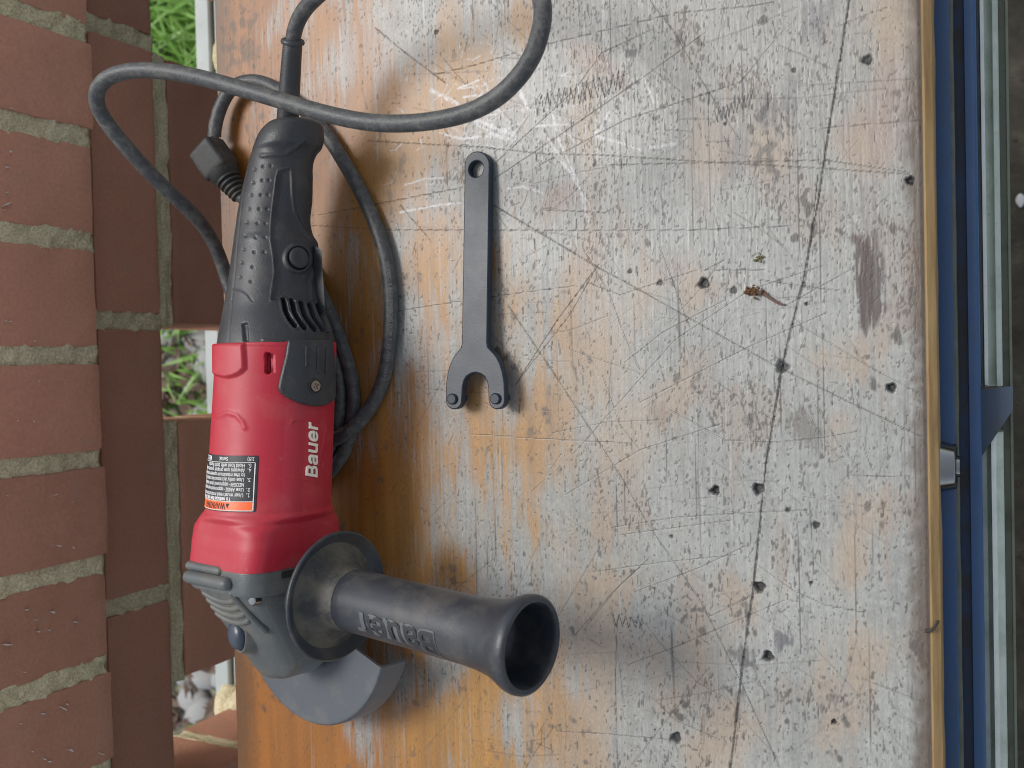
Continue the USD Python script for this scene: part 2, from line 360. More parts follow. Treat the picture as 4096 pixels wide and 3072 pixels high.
# the bed joint below it follows the piers and their bricks (open between)
piers = [(.347, .515), (.036, .2405), (-.2405, -.0410), (-.525, -.325)]
for y0, y1 in piers:
    mrt(XB + .003, XW - .0015, y0 - .002, y1 + .002, -.0985, -.083, div=5)
    brick('brick', XB, XW, y0, y1, -.1720, -.0985, div=4)
    mrt(XB + .003, XW - .0015, y0 + .001, y1 - .001, -.186, -.171, div=4)
    brick('brick', XB, XW, y0, y1, -.2500, -.1850, div=3)
z = -.2490
row = 0
while z > -.76:
    mrt(XB + .003, XW - .003, -.70, .70, z - .014, z + (.001 if row else -.014 + .0015), div=4)
    z1 = z - .0725
    o = .1039 * (row % 2)
    for k in range(-3, 4):
        y = .0370 + .2078 * k + o
        if abs(y) < .66: brick('brick', XB, XW, y - .098, y + .098, z1, z - .0125, div=1)
    z = z1; row += 1
obj('mortar', mort, MORTAR, wall, smooth=60)
# lumpy mortar left on the course below the openings
ms = []
for (x, y, r) in [(-.668, -.350, .026), (-.650, -.318, .020), (-.690, -.332, .016), (-.672, .300, .012)]:
    m = trimesh.creation.icosphere(4, r); v = np.array(m.vertices)
    v = v * (1 + .5 * (meshkit.fbm(v * 90 + 7, 3, 2)[:, None] - .5)) * (1, 1.5, .8); m.vertices = v + (x, y, -.262); ms.append(m)
obj('mortar_lump', ms, MORTAR, wall, smooth=60)
bd = thing('painted_board', 'pale grey painted board lying along the wall, seen through its openings', 'board')
obj('plank', box(-.705, -.6865, -.9, .9, -.40, -.259, .0015), PALE, bd)
obj('plank', box(-.6855, -.679, -.9, .9, -.40, -.264, .0012), PALE, bd)

# old white paint flicks on the coping
def on_coping(px, py):
    d = ray(px, py); return C + d * (XC + .0006) / d[0]
ms = []
for (x, y, L, w) in [(43, 605, 14, 7), (28, 668, 16, 6), (31, 770, 7, 6), (28, 818, 34, 7), (20, 840, 6, 4), (46, 432, 14, 5), (154, 1523, 24, 8), (104, 1522, 6, 4), (137, 1686, 8, 8), (72, 1684, 7, 6), (140, 1364, 9, 6), (25, 1283, 9, 5), (44, 1286, 7, 5), (218, 1980, 78, 6), (262, 1980, 14, 9), (287, 2006, 18, 9), (247, 2002, 18, 6), (30, 1982, 9, 5), (225, 2182, 85, 7), (294, 2190, 12, 10), (250, 2062, 16, 6),
                     (108, 2440, 12, 6), (212, 2448, 18, 8), (302, 2488, 16, 6), (147, 2480, 6, 6), (27, 2579, 36, 8), (155, 2526, 14, 5), (200, 2522, 6, 6), (252, 2832, 34, 7), (270, 2818, 8, 8), (172, 2855, 20, 8), (282, 3000, 28, 8), (180, 3036, 14, 6), (198, 3046, 18, 8), (132, 3006, 9, 6), (84, 2895, 12, 5), (404, 3014, 26, 5), (100, 2690, 8, 5), (60, 2270, 6, 5), (165, 2300, 7, 5)]:
    a = rng.normal(.12, .22); c, s_ = math.cos(a), math.sin(a); n = 22; t = np.linspace(0, 2 * np.pi, n, endpoint=False)
    r = 1 + .25 * np.sin(3 * t + x) + .15 * np.sin(5 * t + y)
    u = np.cos(t) * r * L / 2; v = np.sin(t) * r * w / 2 * (.45 + .55 * (u > -L * .05))
    P = np.array([on_coping(x + uu * c - vv * s_, y + uu * s_ + vv * c) for uu, vv in zip(u, v)]); m = P.mean(0) + (.0005, 0, 0)
    B = P - (.0025, 0, 0)
    ms.append(trimesh.Trimesh(np.vstack([P, B, m]), [(i, (i + 1) % n, 2 * n) for i in range(n)] + [(i, n + i, n + (i + 1) % n) for i in range(n)] + [(i, n + (i + 1) % n, (i + 1) % n) for i in range(n)], process=False))
obj('paint_flicks', ms, flat('old_white_paint', (.62, .57, .49), .7, var=.2), wall, kind='stuff')

# ---------------------------------------------------------------- workbench
bench = thing('workbench', 'scratched plywood workbench with a blue metal frame along its front edge', 'workbench')
XL, XR, YB, YT = -.4405, -.0345, -.262, .252
GS = .00055
xs = np.linspace(XL, XR, int((XR - XL) / GS)); ysf = np.linspace(YB, YT, int((YT - YB) / GS))
ys = np.r_[np.linspace(-.46, YB, 60)[:-1], ysf, np.linspace(YT, .46, 60)[1:]]
BX, BY = np.meshgrid(xs, ys)
BZ = np.zeros_like(BX)
PX, PY = PJ(np.stack([BX, BY, BZ], -1))
ny, nx = BX.shape
def nz(sy, sx, seed):
    g = np.random.default_rng(seed).normal(size=(ny, nx)).astype(np.float32)
    g = gaussian_filter(g, (sy, sx), mode='wrap'); return g / g.std()
n_big = nz(90, 70, 1); n_mid = nz(24, 15, 2); n_str = nz(70, 3.0, 3); n_fin = nz(9, .7, 4); n_sp = nz(1.5, .55, 5); n_pt = nz(.9, .9, 6); n_cl = nz(16, 11, 7); n_gr = nz(28, .8, 8); n_pl = nz(30, 24, 9); n_ti = nz(3, 2.2, 12)
# how much of the old orange varnish is left: 1 along the wall, worn to bare grey wood towards the front
bx = np.interp(PY, [-200, 300, 700, 1000, 1500, 2000, 2600, 3100, 3400], [1400, 1430, 1460, 1580, 1740, 1880, 2020, 2080, 2100])
a = (bx - PX) / 330.
a = np.where(a < 0, a * .62, a)
a = a + .40 * n_big * smoothstep(1150, 1500, PX) + .48 * n_mid + .20 * n_str + .34 * n_fin + .42 * n_pl + .30 * n_cl
isl = [(3365, 1445, 95, 70), (3290, 1430, 55, 50), (2780, 1170, 45, 90), (3420, 585, 75, 80), (3560, 60, 120, 100), (2420, 2600, 80, 260), (2380, 2350, 70, 90), (2740, 2610, 110, 90), (2640, 2640, 80, 110),
       (3000, 2905, 90, 70), (3280, 2950, 60, 80), (3500, 2600, 60, 70), (3400, 2190, 50, 90), (2860, 3040, 60, 80), (2700, 1560, 70, 160), (2560, 1210, 80, 120), (3370, 1690, 50, 50), (3270, 2720, 40, 90), (2350, 2920, 80, 140), (3060, 610, 60, 60), (2540, 1720, 90, 120), (3480, 2050, 35, 80), (2830, 620, 70, 110), (2420, 1430, 110, 150), (2250, 1300, 120, 160), (2120, 1750, 130, 160)]
for (cx, cy, rx, ry) in isl:
    d = np.hypot((PX - cx) / rx, (PY - cy) / ry)
    a = np.maximum(a, .95 * (1.15 - d) + .18 * n_str + .40 * n_pl + .25 * n_fin + .3 * n_cl)
var = 1 / (1 + np.exp(-2.8 * np.clip(a, -8, 8)))
var = var * (1 - .45 * smoothstep(1900, 2500, PX))
def L3(*c): return lin(*c)[None, None, :]
grey = L3(175, 176, 170) * (1 + .030 * n_gr[..., None] + .035 * n_fin[..., None] + .04 * n_pl[..., None] + .04 * n_pt[..., None] + .035 * n_ti[..., None])
top = smoothstep(1500, 200, PY)[..., None]
grey = grey * (1 - top * .10 * np.array([0, .35, .6])) 
pink = smoothstep(.3, 1.3, n_cl + .4 * n_str)[..., None] * .5
grey = grey * (1 - pink) + pink * L3(174, 161, 148)
orr = L3(186, 138, 74) * (1 + .07 * n_str[..., None] + .05 * n_gr[..., None])
amb = smoothstep(2150, 1050, PX + 130 * n_mid)[..., None]
orr = orr * (1 - amb) + amb * L3(168, 104, 34) * (1 + .08 * n_str[..., None])
topw = smoothstep(1500, 500, PY)[..., None] * smoothstep(1250, 1750, PX)[..., None]
orr = orr * (1 - .55 * topw) + .55 * topw * L3(190, 150, 106)
fade = smoothstep(2100, 2600, PX)[..., None]
orr = orr * (1 - fade) + fade * L3(193, 170, 143)
col = grey * (1 - var[..., None]) + orr * var[..., None]
hgt = .00002 * n_fin * (1 - var) + .000008 * n_gr
# dark grime in the open grain
dens = .25 + .75 * smoothstep(-.6, 1.2, n_cl + .5 * n_big) 
sp = np.clip((n_sp * .8 + n_fin * .45 - (1.38 + .85 * var - .75 * dens * (1 - .75 * var))) * 2.2, 0, 1)
sp2 = np.clip((n_pt - 1.75 + .35 * dens - .75 * var) * 2.5, 0, 1) * .8
sp3 = np.clip((n_ti + .5 * n_cl - 2.35) * 2, 0, 1) * .75 * (1 - .5 * var)
def over(m, c):
    global col
    col = col * (1 - m[..., None]) + m[..., None] * c
over(np.maximum(sp * .62, sp2 * .75), L3(74, 71, 67))
over(sp3, L3(92, 86, 80))
over(np.clip((n_sp * .5 + n_ti * .6 + n_cl * .45 - 1.25) * 1.3, 0, 1) * .55 * (1 - .8 * var), L3(104, 100, 96))
stk = np.clip((nz(34, .55, 21) - 2.0) * 1.5, 0, 1) * (1 - .8 * var) * .8
over(stk, L3(78, 75, 72)); hgt -= stk * .00005
hgt -= np.maximum(sp, sp2) * .00007
wl = np.clip((nz(30, .9, 22) - 2.1) * 1.2, 0, 1) * (1 - .5 * var) * .5
over(wl, L3(205, 205, 202))
# mildew towards the back edge
mil = np.clip((n_cl * .8 + n_ti * .7 + n_pl * .5 - .75) * .8, 0, 1) * smoothstep(1300, 880, PX)
over(mil * .8, L3(88, 66, 36))
pinks = np.clip(nz(20, 16, 31) - .9, 0, 1) * smoothstep(1450, 700, PY) * (1 - var) * .55
over(pinks, L3(176, 146, 128))
def stain(pts, soft, c, m, tex=.0):
    sdv = poly_sd(PX, PY, pts)
    k = smoothstep(soft, -soft, sdv + tex * (n_fin * .5 + n_gr * .5 + n_ti * .3)) * m
    over(np.clip(k * (1 + .12 * n_gr), 0, 1), c)
stain([(3420, 950), (3500, 940), (3520, 1060), (3530, 1250), (3500, 1290), (3460, 1330), (3440, 1310), (3412, 1230), (3425, 1050)], 14, L3(94, 82, 78), .92, 18)
stain([(3440, 700), (3520, 740), (3520, 980), (3420, 980)], 40, L3(130, 112, 108), .35, 25)
stain([(3160, 1650), (3215, 1640), (3270, 1720), (3260, 1790), (3180, 1770), (3150, 1680)], 10, L3(120, 112, 104), .6, 14)
stain([(2900, 2600), (2990, 2590), (3030, 2680), (2960, 2660)], 10, L3(105, 100, 98), .7, 14)
stain([(3100, 2520), (3160, 2530), (3170, 2580), (3120, 2600), (3085, 2560)], 8, L3(112, 108, 112), .75, 12)
stain([(2940, 2770), (2970, 2760), (2960, 2900), (2930, 2900)], 10, L3(110, 98, 90), .6, 10)
stain([(2600, 1600), (2680, 1640), (2660, 1720), (2580, 1680)], 25, L3(150, 128, 112), .55, 20)
stain([(3040, 350), (3110, 420), (3200, 300), (3180, 460), (3050, 480)], 40, L3(95, 95, 98), .45, 30)
stain([(3240, 30), (3330, 0), (3300, 160), (3230, 200)], 40, L3(105, 102, 112), .4, 25)
stain([(2900, 560), (3000, 540), (3010, 700), (2900, 720)], 40, L3(118, 114, 116), .35, 25)
# worn dark edges
ed = smoothstep(.011, .001, XR - BX + .0012 * n_pl + .0008 * n_ti) * .85
over(ed, L3(104, 88, 74))
ed = smoothstep(.020, 0, BX - XL + .0022 * n_pl + .001 * n_ti) * .7
over(ed, L3(92, 66, 38))

def scratch(pts, w, c=(74, 70, 66), m=.85, depth=.00025, rough=.22):
    """a line cut into the wood: points in photo pixels on the bench top, width in metres"""
    P = np.array([Z(x, y)[:2] for x, y in pts]); c = L3(*c)[0]
    for p, q in zip(P[:-1], P[1:]):
        x0, x1 = min(p[0], q[0]) - .003, max(p[0], q[0]) + .003; y0, y1 = min(p[1], q[1]) - .003, max(p[1], q[1]) + .003
        i0, i1 = np.searchsorted(xs, (x0, x1)); j0, j1 = np.searchsorted(ys, (y0, y1))
        if i1 <= i0 or j1 <= j0: continue
        s = (slice(j0, j1), slice(i0, i1)); e = q - p; L2 = e @ e + 1e-12
        X, Y = BX[s] - p[0], BY[s] - p[1]
        t = np.clip((X * e[0] + Y * e[1]) / L2, 0, 1)
        d = np.hypot(X - t * e[0], Y - t * e[1])
        k = np.clip(1.0 - d / (w * np.clip(1 + .3 * n_ti[s], .45, 1.6) + .00017), 0, 1)
        k = np.clip(k * 1.7, 0, 1) * m * np.clip(1 + rough * n_pt[s], .2, 1.1)
        col[s] = col[s] * (1 - k[..., None]) + k[..., None] * c
        hgt[s] -= depth * k
S = 4096 / 2212.
def ov(*pts): return [(x * S, y * S) for x, y in pts]
scratch(ov((1835, 0), (1815, 130), (1790, 285), (1770, 420), (1735, 610), (1712, 700), (1690, 790), (1672, 900), (1655, 1000), (1640, 1150), (1625, 1290), (1606, 1420), (1590, 1560), (1578, 1659)), .00048, (66, 64, 62), .85, .0005)
scratch(ov((1767, 380), (1752, 520), (1738, 620)), .0003)
for w, L in [(.00035, [ov((794, 305), (1040, 318), (1180, 333), (1300, 335), (1500, 348), (1750, 362), (1965, 376))]),
             (.0003, [ov((660, 487), (850, 497), (1240, 498), (1500, 497), (1735, 487)), ov((860, 672), (1000, 650), (1130, 632), (1240, 618)), ov((685, 466), (860, 432), (1000, 405))]),
             (.00042, [[(1940, 800), (2400, 1075), (2500, 1127), (2800, 1297), (3103, 1464), (3400, 1610), (3687, 1747)], [(2063, 1537), (2230, 1280), (2394, 1060)], [(2030, 1219), (2220, 1500), (2480, 1900), (2590, 2094), (2800, 2400), (2960, 2720), (3120, 3072)]]),
             (.0003, [[(1885, 1737), (2200, 1757), (2515, 1773)], [(2144, 186), (2585, 81), (2707, 51), (3000, 24), (3100, 5)], [(1737, 298), (1900, 260), (2063, 210)], [(1975, 658), (2300, 359), (2408, 210), (2605, 119)], [(2600, 0), (2700, 130), (2800, 310), (2960, 560)],
                      [(1978, 715), (2240, 540), (2600, 290), (2820, 130)], [(2160, 660), (2500, 480), (2960, 330), (3100, 160)], [(1500, 110), (1620, 210), (1780, 330)], [(2290, 1820), (2700, 1360), (3000, 1160), (3300, 1060)], [(2260, 1980), (2560, 1800), (2900, 1690)],
                      [(2560, 1610), (2990, 1390), (3310, 1250)], [(3240, 515), (3680, 480)], [(2440, 660), (3300, 640), (3640, 690)], [(3040, 1120), (3250, 1150), (3360, 1162)], [(2680, 1640), (2900, 1760), (3100, 1770), (3300, 1750), (3430, 1725)], [(3190, 1600), (3330, 1800), (3420, 1900), (3500, 2000)],
                      [(3260, 1620), (3360, 1780), (3440, 1880)], [(2450, 2110), (2700, 2070), (3000, 2050), (3230, 2040)], [(2480, 2140), (2930, 2080)], [(2360, 2290), (2640, 2250), (2940, 2220)], [(2545, 2365), (2800, 2270), (2980, 2185)], [(2340, 2510), (2480, 2340), (2600, 2230)],
                      [(2300, 2540), (2450, 2370), (2560, 2270)], [(3030, 2260), (3170, 2360), (3300, 2420), (3460, 2450)], [(2840, 2465), (3000, 2390)], [(2900, 2430), (3030, 2370)], [(2510, 2660), (2720, 2580), (2930, 2490), (3140, 2400)], [(2570, 2480), (2640, 2570), (2790, 2730), (2900, 2790)],
                      [(2610, 2790), (2700, 2880), (2880, 2960)], [(2230, 2925), (2420, 2935), (2700, 2960)], [(2410, 1500), (2480, 1700), (2560, 1800)], [(2330, 990), (2440, 1180), (2500, 1350), (2560, 1480)], [(2640, 990), (2690, 1120), (2760, 1310)], [(2370, 1100), (2280, 1260), (2060, 1540)],
                      [(2470, 2480), (2462, 2700), (2466, 2950), (2470, 3072)], [(2900, 1040), (2820, 1080), (3060, 1080)], [(3400, 1900), (3540, 1905), (3640, 1905)], [(3470, 1700), (3460, 1800), (3490, 1880)], [(3240, 2010), (3250, 2170), (3255, 2300)], [(2500, 1450), (2650, 1330), (2900, 1200)],
                      [(2840, 1510), (3000, 1620), (3090, 1680)], [(3200, 1300), (3500, 1480), (3690, 1580)], [(3400, 1080), (3150, 1220)], [(1600, 820), (1650, 880), (1720, 960)], [(2180, 840), (2420, 850), (2460, 830)], [(2350, 1130), (2480, 1180), (2790, 1080)]])]:
    for P in L: scratch(P, w * .5, m=.62 if w < .0004 else .75, depth=.00015)
# pencil squiggles
def squig(x0, y0, x1, y1, amp, n):
    pts = []
    for i in range(n * 2 + 1):
        t = i / (n * 2); s = 1 if i % 2 else -1
        pts.append((x0 + (x1 - x0) * t + rng.normal(0, 3), y0 + (y1 - y0) * t + s * amp * rng.uniform(.75, 1.15)))
    return pts
scratch(squig(2140, 425, 2500, 320, 38, 15), .00016, (58, 56, 54), .9, .0001)
scratch(squig(2452, 2485, 2575, 2490, 26, 5), .00016, (58, 56, 54), .9, .0001)
scratch(squig(2860, 470, 3010, 390, 25, 9), .0002, (70, 68, 66), .8, .0001)
# many fine knife cuts
for i in range(240):
    cx, cy = rng.uniform(1750, 3700), rng.uniform(0, 3072)
    th = rng.choice([rng.normal(.0, .22), rng.normal(math.pi / 4, .3), rng.normal(-math.pi / 3.2, .3), rng.normal(math.pi / 2, .12)])
    L = abs(rng.normal(0, 1)) * 120 + 30; dx, dy = math.cos(th) * L, math.sin(th) * L; cv = rng.normal(0, .05) * L
    scratch([(cx - dx, cy - dy), (cx + cv * math.sin(th), cy - cv * math.cos(th)), (cx + dx, cy + dy)], rng.uniform(.00008, .0003), (92, 87, 82), rng.uniform(.2, .52), .0001)
for i in range(70):
    cx, cy = rng.uniform(1350, 2300), rng.uniform(0, 3072); th = rng.normal(0, .9); L = rng.uniform(15, 90)
    scratch([(cx, cy), (cx + L * math.cos(th), cy + L * math.sin(th))], rng.uniform(.0001, .00025), (105, 80, 52), rng.uniform(.3, .7), .0001)
# pale scuffs
W_ = (214, 212, 210)
for pts, w in [([(1725, 362), (1790, 395), (1850, 430)], .0011), ([(1850, 390), (1900, 382), (1960, 385)], .0007), ([(1830, 355), (1870, 340), (1915, 320)], .0006), ([(1890, 470), (1970, 510), (2060, 540)], .0016), ([(1900, 490), (1990, 545), (2050, 560)], .0012), ([(1780, 540), (1850, 555), (1990, 540)], .0007),
               ([(2205, 434), (2235, 560), (2313, 732)], .0007), ([(2178, 535), (2270, 670), (2330, 780), (2381, 847)], .0006), ([(2313, 732), (2340, 830), (2354, 902)], .0007), ([(2210, 610), (2290, 700), (2320, 760)], .0006), ([(2440, 440), (2400, 520), (2380, 530)], .0006), ([(2370, 540), (2480, 570), (2560, 600)], .0006),
               ([(2030, 755), (2090, 748), (2150, 765)], .0007), ([(1600, 850), (1760, 820), (1850, 812)], .0005), ([(2060, 330), (2090, 390), (2115, 440)], .001), ([(2090, 380), (2110, 430)], .0012), ([(1620, 740), (1700, 715), (1780, 712)], .0004), ([(2570, 310), (2600, 370), (2616, 410)], .0005), ([(2600, 590), (2700, 575)], .0007), ([(2140, 505), (2270, 498)], .0005)]:
    scratch(pts, w, W_, .75, -.00002, .55)
for i in range(110):
    cx, cy = rng.normal(1980, 190), rng.normal(470, 150); th = rng.uniform(0, 3.14); L = rng.uniform(10, 60)
    scratch([(cx, cy), (cx + L * math.cos(th) + rng.normal(0, 6), cy + L * math.sin(th)), (cx + 1.6 * L * math.cos(th + .3), cy + 1.6 * L * math.sin(th + .3))], rng.uniform(.0001, .0004), W_, rng.uniform(.3, .7), 0, .6)
# short grain-wise nicks
for i in range(300):
    cx, cy = rng.uniform(2000, 3690), rng.uniform(0, 3072); L = rng.uniform(8, 45)
    scratch([(cx, cy), (cx + rng.normal(0, 3), cy + L)], rng.uniform(.0001, .0003), (84, 80, 76), rng.uniform(.3, .8), .0002)
# drill holes
for (hx, hy, r, dp) in [(2815, 1132, .0031, .003), (2860, 1962, .0026, .0035), (3032, 1955, .0030, .0035), (3038, 2348, .0031, .0035), (3072, 2626, .0029, .0035), (2703, 2952, .0030, .0025), (3128, 1468, .0036, .0012), (3565, 1550, .0024, .0035), (3640, 720, .0021, .003), (3470, 238, .0026, .0015), (3265, 2100, .0020, .0012),
                        (3336, 2888, .0014, .002), (2935, 1160, .0020, .0006), (3225, 1215, .0009, .001), (3150, 2040, .0012, .001), (1745, 128, .0014, .0006), (2640, 1130, .0017, .0004), (2655, 2855, .0008, .0003), (2620, 2920, .0007, .0003), (2685, 2145, .0012, .0006), (2520, 1085, .0014, .0004), (3245, 2330, .0010, .001), (3175, 280, .0014, .0005), (2900, 495, .0009, .0005)]:
    p = Z(hx, hy); i0, i1 = np.searchsorted(xs, (p[0] - .008, p[0] + .008)); j0, j1 = np.searchsorted(ys, (p[1] - .008, p[1] + .008)); s = (slice(j0, j1), slice(i0, i1))
    ang = np.arctan2(BY[s] - p[1], BX[s] - p[0])
    d = np.hypot(BX[s] - p[0], BY[s] - p[1]) * (1 + .12 * np.sin(3 * ang + hx) + .07 * np.sin(5 * ang + hy) + .03 * n_ti[s])
    k = smoothstep(r * 1.05, r * .5, d)
    col[s] = col[s] * (1 - .93 * k[..., None]) + .93 * k[..., None] * L3(50, 50, 50)[0] * (1 + .3 * n_pt[s][..., None]); hgt[s] -= dp * k
col = np.clip(col, .012, .8) * .60
hgt = hgt - .00075 * smoothstep(.0022, 0, XR - BX) ** 2 + .00025 * n_big * 0
BZ = hgt
# skirt round the sheet
Xp = np.pad(BX, 1, mode='edge'); Yp = np.pad(BY, 1, mode='edge'); Zp = np.pad(BZ, 1, constant_values=-.021); Cp = np.pad(col, ((1, 1), (1, 1), (0, 0)), mode='edge')
idx = np.arange(Xp.size, dtype=np.int32).reshape(Xp.shape)
q = np.stack([idx[:-1, :-1], idx[:-1, 1:], idx[1:, 1:], idx[1:, :-1]], -1).reshape(-1, 4)
WOOD = mat('worn_plywood', {
    'a': ('attribute', {'attribute': 'wear'}), 'g': ('geometry', {}),
    'mp': ('mapping', {'scale': (1., .22, 1.)}), 'n': ('noise_texture', {'scale': 1700., 'detail': 3., 'roughness': .6}),
    'r': ('map_range', {'from_min': .3, 'from_max': .7, 'to_min': .84, 'to_max': 1.14, 'clamp': True}), 'm': ('vector_math', {'math_type': 'scale'}),
    'bw': ('rgb_to_bw', {}), 'ro': ('map_range', {'from_min': .05, 'from_max': .45, 'to_min': .44, 'to_max': .32, 'clamp': True}),
    'b': ('bump', {'strength': .15, 'distance': .0003}), 'p': ('principled_bsdf', {'specular_ior_level': .38})},
    [('g.position', 'mp.vector'), ('mp.vector', 'n.vector'), ('n.fac', 'r.value'), ('a.color', 'm.vector1'), ('r.result', 'm.scale'), ('m.vector', 'p.base_color'),
     ('a.color', 'bw.color'), ('bw.val', 'ro.value'), ('ro.result', 'p.roughness'), ('n.fac', 'b.height'), ('b.normal', 'p.normal')])
top_ = usdkit.mesh(stage, numbered(path_of(bench), 'bench_top'), trimesh.Trimesh(np.stack([Xp, Yp, Zp], -1).reshape(-1, 3), np.concatenate([q[:, [0, 1, 2]], q[:, [0, 2, 3]]]), process=False), WOOD, smooth=False)
UsdGeom.PrimvarsAPI(top_).CreatePrimvar('wear', Sdf.ValueTypeNames.Color3fArray, 'vertex').Set(Vt.Vec3fArray.FromNumpy(Cp.reshape(-1, 3).astype(np.float32)))
EDGE = mat('edge_wood', {
    'g': ('geometry', {}), 'mp': ('mapping', {'scale': (60., 5., 60.)}), 'n': ('noise_texture', {'scale': 4., 'detail': 6., 'roughness': .65}),
    'c': ('rgb_ramp', {'ramp': [(.25, (.13, .078, .032)), (.5, (.26, .165, .066)), (.75, (.34, .235, .10))]}), 'p': ('principled_bsdf', {'roughness': .5})},
    [('g.position', 'mp.vector'), ('mp.vector', 'n.vector'), ('n.fac', 'c.fac'), ('c.color', 'p.base_color')])
# lipping along the front: a chamfered strip
E0 = np.array([(-.0348, -.0008), (-.0335, -.0010), (-.0302, -.0042), (-.0302, -.0205), (-.0348, -.0205)])
def along(profile, y0, y1, n=2, jit=0.):
    P = np.asarray(profile, float); yy = np.linspace(y0, y1, n); V = []
    for y in yy:
        w = (meshkit.noise(np.array([[y * 60, i * 5., 0] for i in range(len(P))]), 9) - .5) * jit if jit else 0
        V.append(np.stack([P[:, 0] + w, np.full(len(P), y), P[:, 1]], -1))
    V = np.vstack(V); m = len(P); f = []
    for k in range(n - 1):
        for i in range(m):
            j = (i + 1) % m; f += [(k * m + i, k * m + j, (k + 1) * m + j), (k * m + i, (k + 1) * m + j, (k + 1) * m + i)]
    tri = trimesh.creation.triangulate_polygon(Polygon(P), engine='earcut')
    tv, tf = tri
    b = len(V); V = np.vstack([V, np.stack([tv[:, 0], np.full(len(tv), y0), tv[:, 1]], -1), np.stack([tv[:, 0], np.full(len(tv), y1), tv[:, 1]], -1)])
    f += [tuple(r + b) for r in tf] + [tuple(r[::-1] + b + len(tv)) for r in tf]
    m = trimesh.Trimesh(V, f, process=False); m.fix_normals(); return m
obj('edge_strip', along(E0, -.45, .45, 200, .0004), EDGE, bench)
# frame: folded blue channel, bare metal lip, ribbed rails
def fx(px, z): return Z(px, 1500, z)[0]
obj('frame_channel', along([(-.0332, -.0215), (fx(3812, -.022), -.0215), (fx(3812, -.022), -.032), (-.0332, -.032)], -.45, .45), BLUE, bench)
obj('metal_lip', along([(fx(3815, -.03) - .0012, -.0325), (fx(3828, -.03), -.0325), (fx(3828, -.03), -.05), (fx(3815, -.03) - .0012, -.05)], -.45, .45, 60, .0006), flat('lip_metal', (.16, .17, .13), .4, .5, var=.5, scale=90.), bench)
obj('channel_floor', along([(-.030, -.0450), (fx(3880, -.045), -.0450), (fx(3880, -.045), -.053), (-.030, -.053)], -.45, .45), BLUEDIRTY, bench)
obj('frame_flange', along([(fx(3872, -.041), -.0422), (fx(3876, -.041), -.0405), (fx(3912, -.041), -.0405), (fx(3918, -.041), -.0430), (fx(3918, -.044), -.085), (fx(3872, -.044), -.085)], -.45, .45), BLUE, bench)
def rail(name, edges, z, y0, y1):
    """a ribbed aluminium rail: (photo column at mid height, depth under z) of its profile"""
    P = [(fx(p, z - d), z - d) for p, d in edges]
    P += [(P[-1][0], z - .03), (P[0][0], z - .03)]
    return obj(name, along(P, y0, y1), ALU, bench)
yA, yB_ = Z(3950, 1545, -.07)[1], Z(3980, 1730, -.07)[1]
rail('ribbed_rail', [(3914, .006), (3934, .007), (3938, .0005), (3941, 0), (3950, 0), (3954, .003), (3984, .007), (3988, .001), (4004, .0015), (4010, .010)], -.068, yA, .45)
rail('ribbed_rail', [(3908, .008), (3916, .003), (3942, .003), (3948, .008), (3958, .006), (3962, .0), (3978, .0), (3983, .005), (4006, .006), (4010, .010)], -.066, -.45, yB_)
RIDGE = plastic('bare_ridge', (.84, .86, .76), .38, dust=(.55, .58, .49), dust_amt=.6, scale=60., metal=.2)
def ridge(p0, p1, z, y0, y1): return obj('rail_ridge', along([(fx(p0, z) , z + .0007), (fx(p1, z), z + .0007), (fx(p1, z), z - .003), (fx(p0, z), z - .003)], y0, y1), RIDGE, bench)
ridge(3939, 3953, -.068, yA + .0006, .449); ridge(3961, 3979, -.066, -.449, yB_ - .0006)
obj('rail_channel', along([(fx(4008, -.085), -.0855), (fx(4036, -.085), -.0855), (fx(4040, -.085), -.082), (fx(4050, -.085), -.082), (fx(4050, -.085), -.12), (fx(4008, -.085), -.12)], -.45, .45), plastic('dull_rail', (.16, .175, .13), .55, dust=(.09, .085, .06), dust_amt=.8, scale=50.), bench)
gs = [Z(3912, 1560, -.06), Z(4052, 1545, -.06), Z(4052, 1640, -.06), Z(3925, 1830, -.06), Z(3912, 1830, -.06)]
gm = extrude(Polygon([p[:2] for p in gs]), .004, -.0665)
obj('gusset', gm, plastic('gusset_paint', (.05, .075, .11), .5, dust=(.08, .08, .07), dust_amt=.6, scale=60.), bench)
# chromed cone washer on the front of the channel
kc = Z(3762, 1864, -.024)
a1, a2, a3 = frame((1., 0, 0))
s_ = np.array([[.0070, -.001], [.0118, -.0008], [.0122, 0], [.0120, .0008], [.0106, .0062], [.0101, .0068], [.0090, .0070], [.0050, .0072], [.0047, .0084], [0, .0086]])
obj('cone_knob', xf(rev(s_, 64), kc, a1, a2, a3), CHROME, bench, smooth=40)
for (x, y) in [(-.42, -.43), (-.42, .43), (-.05, -.43), (-.05, .43)]:
    obj('leg', box(x - .018, x + .018, y - .018, y + .018, -.75, -.06, .003), BLUE, bench)

